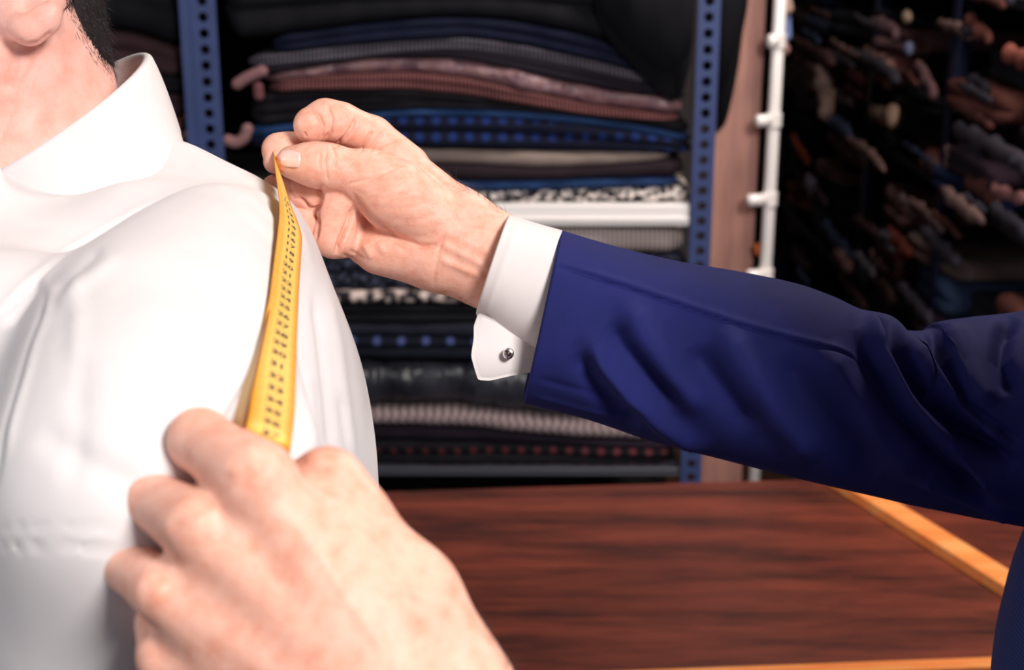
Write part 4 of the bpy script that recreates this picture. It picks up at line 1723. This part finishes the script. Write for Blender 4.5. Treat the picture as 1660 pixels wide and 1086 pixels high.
V.F = smin(V.F, EF, .005)
# hollow of the ear
HC = V.blank()
V.cone(HC, W(40, 4, .7060), W(46, -50, .706), .0062, .008, 0)
V.F = np.maximum(V.F, -HC)
cv, cfc = surface_nets(V.F, V.lo, V.h)
cn = vnormals(cv, cfc)
strokes = [
    ([(66, 84), (38, 140), (14, 190), (-8, 250)], -1.3 * M1, 5), ([(30, 72), (22, 110), (14, 150)], -1.6 * M1, 8),
    ([(22, 64), (40, 73), (66, 70), (86, 50)], -1.8 * M1, 4), ([(98, 100), (70, 170), (40, 230)], .8 * M1, 18),
    ([(120, 80), (96, 170), (60, 250)], -.6 * M1, 14),
]
cv = sculpt(cv, cn, strokes)
cust = mesh_obj('person', cv, cfc, SKIN_C, origin=(CH[0], CH[1] + .02, 0.0))
tag(cust, 'customer with short dark hair seen from behind in a white shirt being measured', 'person')
SKULL_V = (cv, cfc, vnormals(cv, cfc))

# hair
hx, hy, hd = project(cv)
n_ = SKULL_V[2]
hl = np.interp(hy, [-400, -240, -160, -60, 0, 50, 95, 112, 130], [-330, -250, 20, 96, 114, 134, 164, 184, 205])
faceward = (cv - CH) @ cf
hsel = (hx > hl) & (hy < 118) & (faceward < .05) & ((hd > .70) | (hy < -155)) & ((hy < -155) | (hx > 100))
back = (hd > .80) & (hy < 95 + (hd - .8) * 200) & (faceward < .045)
hsel = hsel | back
hf = cfc[hsel[cfc].all(1)]
used = np.unique(hf)
remap = np.full(len(cv), -1)
remap[used] = np.arange(len(used))
depth_in = np.clip(np.minimum((hx[used] - hl[used]) / 50.0, (118 - hy[used]) / 70.0), 0, 1)
depth_in = np.where(hd[used] > .79, np.clip((100 - hy[used]) / 70.0, 0, 1), depth_in)
capv = cv[used] + n_[used] * (.0003 + .0010 * depth_in)[:, None]
hair = mesh_obj('hair', capv, remap[hf], HAIR, cust)
edgeband = hsel
down = np.array([.25, 0, -1.0])
st_ = strands_from(cv, n_, hsel & (hy > -160) & (hy < 100) & (hd < .88), 12000, .0085, lambda p: down, .7, .4, npt=5, curl=.5, seed=11)
st_ += strands_from(cv, n_, (hx > hl - 12) & (hx < hl + 25) & (hy > -20) & (hy < 120) & (hd < .80), 2600, .0058, np.array([.55, 0, -.75]), .35, .22, npt=4, curl=.25, seed=12)
st_ += strands_from(cv, n_, hsel & (hy < -150), 4500, .016, lambda p: down, .6, .35, npt=4, curl=.4, seed=13)
hs = hair_object('hair_strands', st_, HAIR2, hair, .00017)
st_ = strands_from(cv, n_, (hx < 16) & (hy > 110) & (hy < 235) & (hx < (hy - 90) * .2) & (hd < .78), 420, .0030, np.array([-.4, 0, -1]), .4, .3, npt=3, seed=14)
hair_object('beard_stubble', st_, ARM_HAIR, cust, .00008)

# line of the measuring tape across the back
TN = [41, 38, 37, 34, 30, 25, 20, 17, 14, 12, 10, 8, 6, 3, 0, -2, -4]
TCX = [425, 433, 436.5, 443, 450, 460, 465.5, 469, 471.5, 468, 463, 458.5, 454.5, 449, 445, 444, 444]
TCY = [765, 722, 703, 650, 572, 496, 431, 397, 365, 345, 327, 310, 293, 269, 249, 240, 234]
THX = [38, 37, 36, 35, 30, 22.5, 20, 19, 18, 15, 11.5, 9, 7, 4, 2.2, 1.5, 1.2]
THY = [15, 15, 15, 15.5, 16, 16, 16, 16, 17, 16, 14, 12, 10, 8, 6, 5, 5]
HALF = .0080


def tape_frame(n):
    o = np.array(TN[::-1], float)

    def s(a):
        a = np.array(a[::-1], float)
        return float(np.interp(n, o, a))
    d = .439 * (1 + .486 * (37 - n) / 23)
    if n > 37.2:
        d = .439 + (n - 37.2) * .006
    return s(TCX), s(TCY), s(THX), s(THY), d


def tape_smooth(n):
    ws = [(-.8, .15), (-.4, .2), (0, .3), (.4, .2), (.8, .15)]
    out = np.zeros(5)
    for q, w in ws:
        out += w * np.array(tape_frame(min(41, max(-4, n + q))))
    return out


def tape_point(n, u):
    cx, cy, hx_, hy_, d = tape_smooth(n)
    flat = math.hypot(hx_, hy_) * d / FPX
    dz = math.sqrt(max(0.0, HALF ** 2 - flat ** 2))
    return W(cx + hx_ * u, cy + hy_ * u, d + dz * u)


def tape_normal(n, u):
    a = tape_point(n + .2, u) - tape_point(n - .2, u)
    b = tape_point(n, min(1, u + .1)) - tape_point(n, max(-1, u - .1))
    m = np.cross(a, b)
    m /= np.linalg.norm(m)
    return m if m @ FWD < 0 else -m



# ------------------------------------------------------------------ shirt
ch_ = []
spine = [  # right outline of the back: x, y, radius px, outward normal, depth
    (296, 216, 62, (.50, -.866), .775), (358, 258, 110, (.48, -.877), .775), (442, 314, 130, (.60, -.80), .765), (485, 358, 150, (.84, -.54), .76),
    (530, 464, 200, (.935, -.355), .76), (558, 540, 230, (.95, -.31), .765), (577, 600, 250, (.967, -.255), .77),
    (592, 690, 260, (.99, -.14), .775), (601, 780, 265, (.995, -.10), .785), (608, 900, 265, (.998, -.06), .80), (612, 1090, 262, (1, 0), .83), (600, 1400, 260, (1, 0), .88)]
for (x, y, r, nm, d) in spine:
    ch_.append((x - r * nm[0], y - r * nm[1], d, r))


def seg(a, b):
    return (W(a[0], a[1], a[2]), W(b[0], b[1], b[2]), a[3] * a[2] / FPX, b[3] * b[2] / FPX)


sp_ = [seg(a, b) for a, b in zip(ch_[:-1], ch_[1:])]
sh_l = W(15, 560, .575)
sp_ += [
    (W(70, 420, .78), W(150, 395, .78), .046, .040),               # base of the neck
    (W(60, 470, .76), W(30, 590, .63), .055, .048),                # left shoulder slope
    (W(190, 560, .73), W(190, 800, .735), .075, .095),                # left shoulder blade
    (W(190, 800, .735), W(170, 1300, .83), .095, .11),
    (W(40, 700, .68), W(40, 1300, .78), .085, .09),                 # left flank
    (W(-160, 560, .74), W(-150, 1000, .80), .11, .12),               # chest
    (W(250, 400, .88), W(120, 620, .93), .055, .06),                # right shoulder
]


sp_ += [(W(250, 425, .72), W(400, 392, .715), .045, .029)]


def under_tape(n, r, g=.007):
    m = tape_normal(n, 0)
    m = m - UP * (m @ UP) * .5
    m /= np.linalg.norm(m)
    return tape_point(n, 0) - m * (r + g)


tl = [(under_tape(n, r), r) for n, r in ((11, .026), (14, .034), (18, .042), (22, .048), (26, .052), (30, .055), (33, .056))]
sp_ += [(a[0], b[0], a[1], b[1]) for a, b in zip(tl[:-1], tl[1:])]
sp_ += [(tl[-1][0], tl[-1][0] + np.array([-.02, .03, -.14]), .056, .07), (tl[-1][0] + np.array([-.02, .03, -.14]), tl[-1][0] + np.array([-.05, .10, -.45]), .07, .09)]
sleeve_l = [(W(0, 600, .60), W(-105, 900, .585), .050, .054), (W(-105, 900, .585), W(-150, 1300, .62), .054, .052)]
sleeve_r = [(W(120, 620, .93), W(140, 1000, .98), .06, .055), (W(140, 1000, .98), W(60, 1350, 1.02), .055, .045)]
allp = sp_ + sleeve_l + sleeve_r
V = fit_volume(allp, .0022, .012)
for p in sp_:
    V.cone(V.F, p[0], p[1], p[2], p[3], .016)
V.F += .002
T = V.blank()
for p in sleeve_l:
    V.cone(T, p[0], p[1], p[2], p[3], .02)
V.F = smin(V.F, T, .02)
T = V.blank()
for p in sleeve_r:
    V.cone(T, p[0], p[1], p[2], p[3], .02)
V.F = smin(V.F, T, .03)
# let the cloth bridge the hollows
Gs = np.clip(V.F, -.022, .022)
for ax_ in (0, 1, 2):
    for _ in range(2):
        w_ = 5
        cs = np.cumsum(np.pad(Gs, [(w_ + 1, w_) if i == ax_ else (0, 0) for i in range(3)], mode='edge'), axis=ax_, dtype=np.float64)
        n_ax = Gs.shape[ax_]
        Gs = ((np.take(cs, range(2 * w_ + 1, 2 * w_ + 1 + n_ax), ax_) - np.take(cs, range(0, n_ax), ax_)) / (2 * w_ + 1)).astype(np.float32)
V.F = Gs - .0012
# open neck and lower edge
NK = V.blank()
V.cone(NK, W(52, 400, .79), W(20, 60, .785), .062, .062, 0)
V.F = np.maximum(V.F, -NK)
sv, sf = surface_nets(V.F, V.lo, V.h)
sn = vnormals(sv, sf)
hp = lambda d=1: d * M1
strokes = [
    ([(-30, 525), (0, 500), (40, 458), (100, 408), (180, 362), (255, 320)], .7 * M1, 5),
    ([(-30, 535), (0, 510), (44, 466), (104, 416), (184, 370), (258, 328)], -.9 * M1, 3),
    ([(62, 455), (73, 478), (66, 510), (46, 560), (30, 620), (12, 680), (0, 740), (-10, 800)], -1.6 * M1, 4),
    ([(70, 452), (82, 480), (76, 510), (56, 562), (40, 622), (22, 684), (10, 744)], 1.0 * M1, 6),
    ([(85, 470), (120, 440), (165, 400)], -1.8 * M1, 9), ([(90, 500), (140, 455), (190, 415)], 1.2 * M1, 12),
    ([(10, 530), (45, 480), (62, 455)], -2.5 * M1, 10),
    ([(-10, 885), (80, 886), (160, 890), (230, 897)], -.9 * M1, 3), ([(-10, 858), (100, 852), (200, 860)], -.5 * M1, 3),
    ([(395, 318), (430, 345), (456, 380)], -1.0 * M1, 7), ([(380, 345), (420, 372), (448, 405)], -.8 * M1, 7), ([(410, 300), (445, 330), (470, 370)], .8 * M1, 8),
    ([(508, 470), (520, 560), (530, 650), (538, 740)], -1.8 * M1, 8), ([(530, 470), (548, 560), (560, 660), (572, 760)], 1.6 * M1, 10),
    ([(498, 600), (505, 680), (512, 730)], 1.2 * M1, 8), ([(550, 640), (562, 720), (575, 780)], -1.4 * M1, 6),
    ([(200, 480), (330, 520), (420, 600)], .8 * M1, 30), ([(60, 700), (160, 760), (240, 800)], -1.6 * M1, 26), ([(120, 560), (130, 680), (110, 800)], -1.0 * M1, 20),
    ([(120, 430), (125, 520), (115, 640)], .9 * M1, 14), ([(300, 240), (340, 262), (400, 300)], -.7 * M1, 6), ([(310, 262), (370, 310)], .7 * M1, 8),
]
sv = sculpt(sv, sn, strokes)
shirt = mesh_obj('shirt', sv, sf, WHITE_SHIRT, cust)
SHV = V

# collar: a folded band around the neck
C0 = W(82, 200, .785)
e1 = W(240, 100, .785) - C0            # towards the nape
R1 = np.linalg.norm(e1)
e1 /= R1
e2 = W(82 + 10, 200 + 30, .785 - .066) - C0
R2 = np.linalg.norm(e2)
e2 = e2 - e1 * (e2 @ e1)
e2 /= np.linalg.norm(e2)
cu_ = np.cross(e1, e2)
if cu_[2] < 0:
    cu_ = -cu_
def collar_profile(ph):
    back, near_, front = max(0, math.cos(ph)), max(0, math.sin(ph)), max(0, -math.cos(ph))
    far_ = max(0, -math.sin(ph))
    target = -.008 * back ** 2 + .020 * near_ ** 2 + .010 * far_ ** 2 + .008 * front
    hf = .043 * (1 + .15 * front + .25 * near_)
    R = .0030
    pr = []
    for q in range(6):                       # inside of the stand, going up
        t = 1 - q / 5
        pr.append((-R - .0075 * t - .0005, -.034 * t))
    for q in range(1, 8):                    # rounded fold
        th = math.pi * (1 - q / 8)
        pr.append((R * math.cos(th), R * math.sin(th)))
    ou = []
    for q in range(9):                       # outer fall, going down
        t = q / 8
        ou.append((R + (target - R) * t ** 1.3, -hf * t))
    pr += ou
    pr.append((ou[-1][0] - .0007, -hf - .0010))
    for o_, u_ in ou[:0:-1]:
        pr.append((o_ - .0014, u_))
    for q in range(6):                       # outside of the stand, going down
        t = q / 5
        pr.append((-R + .0010 - .0075 * t, -.034 * t - .001))
    return pr


VV, FF = [], []
NS_ = 160
for i in range(NS_):
    ph = math.radians(-170 + 340 * i / (NS_ - 1))
    rad = e1 * math.cos(ph) + e2 * math.sin(ph)
    base_ = C0 + e1 * R1 * math.cos(ph) + e2 * R2 * math.sin(ph)
    pr = collar_profile(ph)
    for o_, u_ in pr:
        VV.append(base_ + rad * o_ + cu_ * u_)
NP_ = len(pr)
for i in range(NS_ - 1):
    for j in range(NP_):
        k2 = (j + 1) % NP_
        FF.append((i * NP_ + j, i * NP_ + k2, (i + 1) * NP_ + k2, (i + 1) * NP_ + j))
FF.append(tuple(range(NP_)))
FF.append(tuple((NS_ - 1) * NP_ + j for j in reversed(range(NP_))))
MB().add(VV, FF).build('collar', WHITE_SHIRT, cust, smooth=True)

trousers_and_shoes(np.array([W(250, 1300, .86)[0] - .06, CH[1] + .04, .93]), (-1, .1, 0), cust, CHARCOAL)
hipz = 0.93

# ================================================================== MEASURING TAPE
def tape_mat():
    t = NT('yellow_tape')
    uvn = t.n('ShaderNodeUVMap', uv_map='uv')
    sx = t.n('ShaderNodeSeparateXYZ')
    t.l(uvn.outputs[0], sx.inputs[0])
    r = t.ramp([(0.0, lin((226, 158, 52))), (0.2, lin((228, 164, 54))), (0.26, lin((232, 184, 80))), (0.8, lin((234, 188, 86))), (0.86, lin((228, 162, 54))), (1, lin((224, 154, 50)))])
    t.l(sx.outputs['X'], r.inputs[0])
    fr = t.n('ShaderNodeMath', operation='PINGPONG', i_1=0.5)
    ad = t.n('ShaderNodeMath', operation='ADD', i_1=0.5)
    t.l(sx.outputs['Y'], ad.inputs[0])
    t.l(ad.outputs[0], fr.inputs[0])
    lt = t.n('ShaderNodeMath', operation='LESS_THAN', i_1=0.03)
    t.l(fr.outputs[0], lt.inputs[0])
    mx = t.n('ShaderNodeMix', data_type='RGBA')
    ml = t.n('ShaderNodeMath', operation='MULTIPLY', i_1=0.35)
    t.l(lt.outputs[0], ml.inputs[0])
    t.l(ml.outputs[0], mx.inputs['Factor'])
    t.l(r.outputs[0], mx.inputs['A'])
    mx.inputs['B'].default_value = lin((150, 90, 30))
    t.l(mx.outputs['Result'], t.b.inputs['Base Color'])
    t.set(Roughness=.5)
    return t.m


V2, F2, UV = [], [], []
NN, NU = 230, 8
thk = .00022
for side_ in (0, 1):
    for i in range(NN):
        n = -3.5 + 44 * i / (NN - 1)
        for j in range(NU + 1):
            u = -1 + 2 * j / NU
            m = tape_normal(n, u)
            V2.append(tape_point(n, u) + m * (thk if side_ == 0 else -thk))
            UV.append(((u + 1) / 2, n))
S1 = NN * (NU + 1)
for side_ in (0, 1):
    for i in range(NN - 1):
        for j in range(NU):
            a = side_ * S1 + i * (NU + 1) + j
            q = (a, a + 1, a + NU + 2, a + NU + 1)
            F2.append(q if side_ == 0 else q[::-1])
for i in range(NN - 1):
    for j in (0, NU):
        a = i * (NU + 1) + j
        F2.append((a, a + NU + 1, a + NU + 1 + S1, a + S1))
# loose tail that hangs behind, running back from the near hand
tb = len(V2)
tail = [(449, 456, .600, -1, 3), (437, 492, .553, -3, 2), (424, 545, .508, -5, 3), (408, 605, .474, -8, 4), (394, 655, .449, -10, 5), (384, 700, .440, -11, 6)]
ta = np.array(tail, float)
TNn = 60
for side_ in (0, 1):
    for i in range(TNn):
        t = i / (TNn - 1) * (len(tail) - 1)
        x, y, d, hx_, hy_ = catmull(ta, t)
        for j in range(3):
            u = j - 1
            flat = math.hypot(hx_, hy_) * d / FPX
            dz = math.sqrt(max(0, HALF ** 2 - flat ** 2))
            V2.append(W(x + hx_ * u, y + hy_ * u, d + dz * u) + RIGHT * (thk if side_ else -thk))
            UV.append(((u + 1) / 2, .5))
for side_ in (0, 1):
    for i in range(TNn - 1):
        for j in range(2):
            a = tb + side_ * TNn * 3 + i * 3 + j
            q = (a, a + 1, a + 4, a + 3)
            F2.append(q if side_ == 0 else q[::-1])
tape = mesh_obj('measuring_tape', V2, np.array(F2), tape_mat(), uv=np.array(UV))
tag(tape, 'yellow measuring tape with black centimetre numbers stretched between both hands', 'tape')
bmx = bmesh.new()
bmx.from_mesh(tape.data)
bmesh.ops.recalc_face_normals(bmx, faces=list(bmx.faces))
bmx.to_mesh(tape.data)
bmx.free()

INK = m_plain('black_ink', (34, 24, 52), rough=.6)
digit_mesh = {}
for ch in '0123456789':
    tc = bpy.data.curves.new('digit', 'FONT')
    tc.body = ch
    tc.size = 1.0
    tc.align_x = 'CENTER'
    tc.offset = .02
    tc.resolution_u = 3
    to = bpy.data.objects.new('digit', tc)
    COL.objects.link(to)
    bpy.context.view_layer.update()
    me = to.evaluated_get(bpy.context.evaluated_depsgraph_get()).to_mesh()
    vv = np.array([v.co[:] for v in me.vertices])
    vv[:, 1] -= .35
    digit_mesh[ch] = (vv, [list(p.vertices) for p in me.polygons])
    to.to_mesh_clear()
    bpy.data.objects.remove(to)
    bpy.data.curves.remove(tc)
ink = MB()
SZ = .0060
for n in range(1, 40):
    txt = str(n)
    pos = [(-.17, txt[0]), (.24, txt[1])] if len(txt) == 2 else [(.24, txt)]
    for u0, ch in pos:
        vv, fc = digit_mesh[ch]
        P3 = []
        for q in vv:
            u = u0 + q[0] * SZ * 1.15 / HALF
            nn_ = n - q[1] * SZ / .01
            P3.append(tape_point(nn_, u) + tape_normal(nn_, u) * (thk + .00012))
        ink.add(P3, fc)
mesh_obj('printed_numbers', np.array(ink.v), ink.f, INK, tape, smooth=False)

for o in bpy.data.objects:
    if 'origin' in o:
        del o['origin']
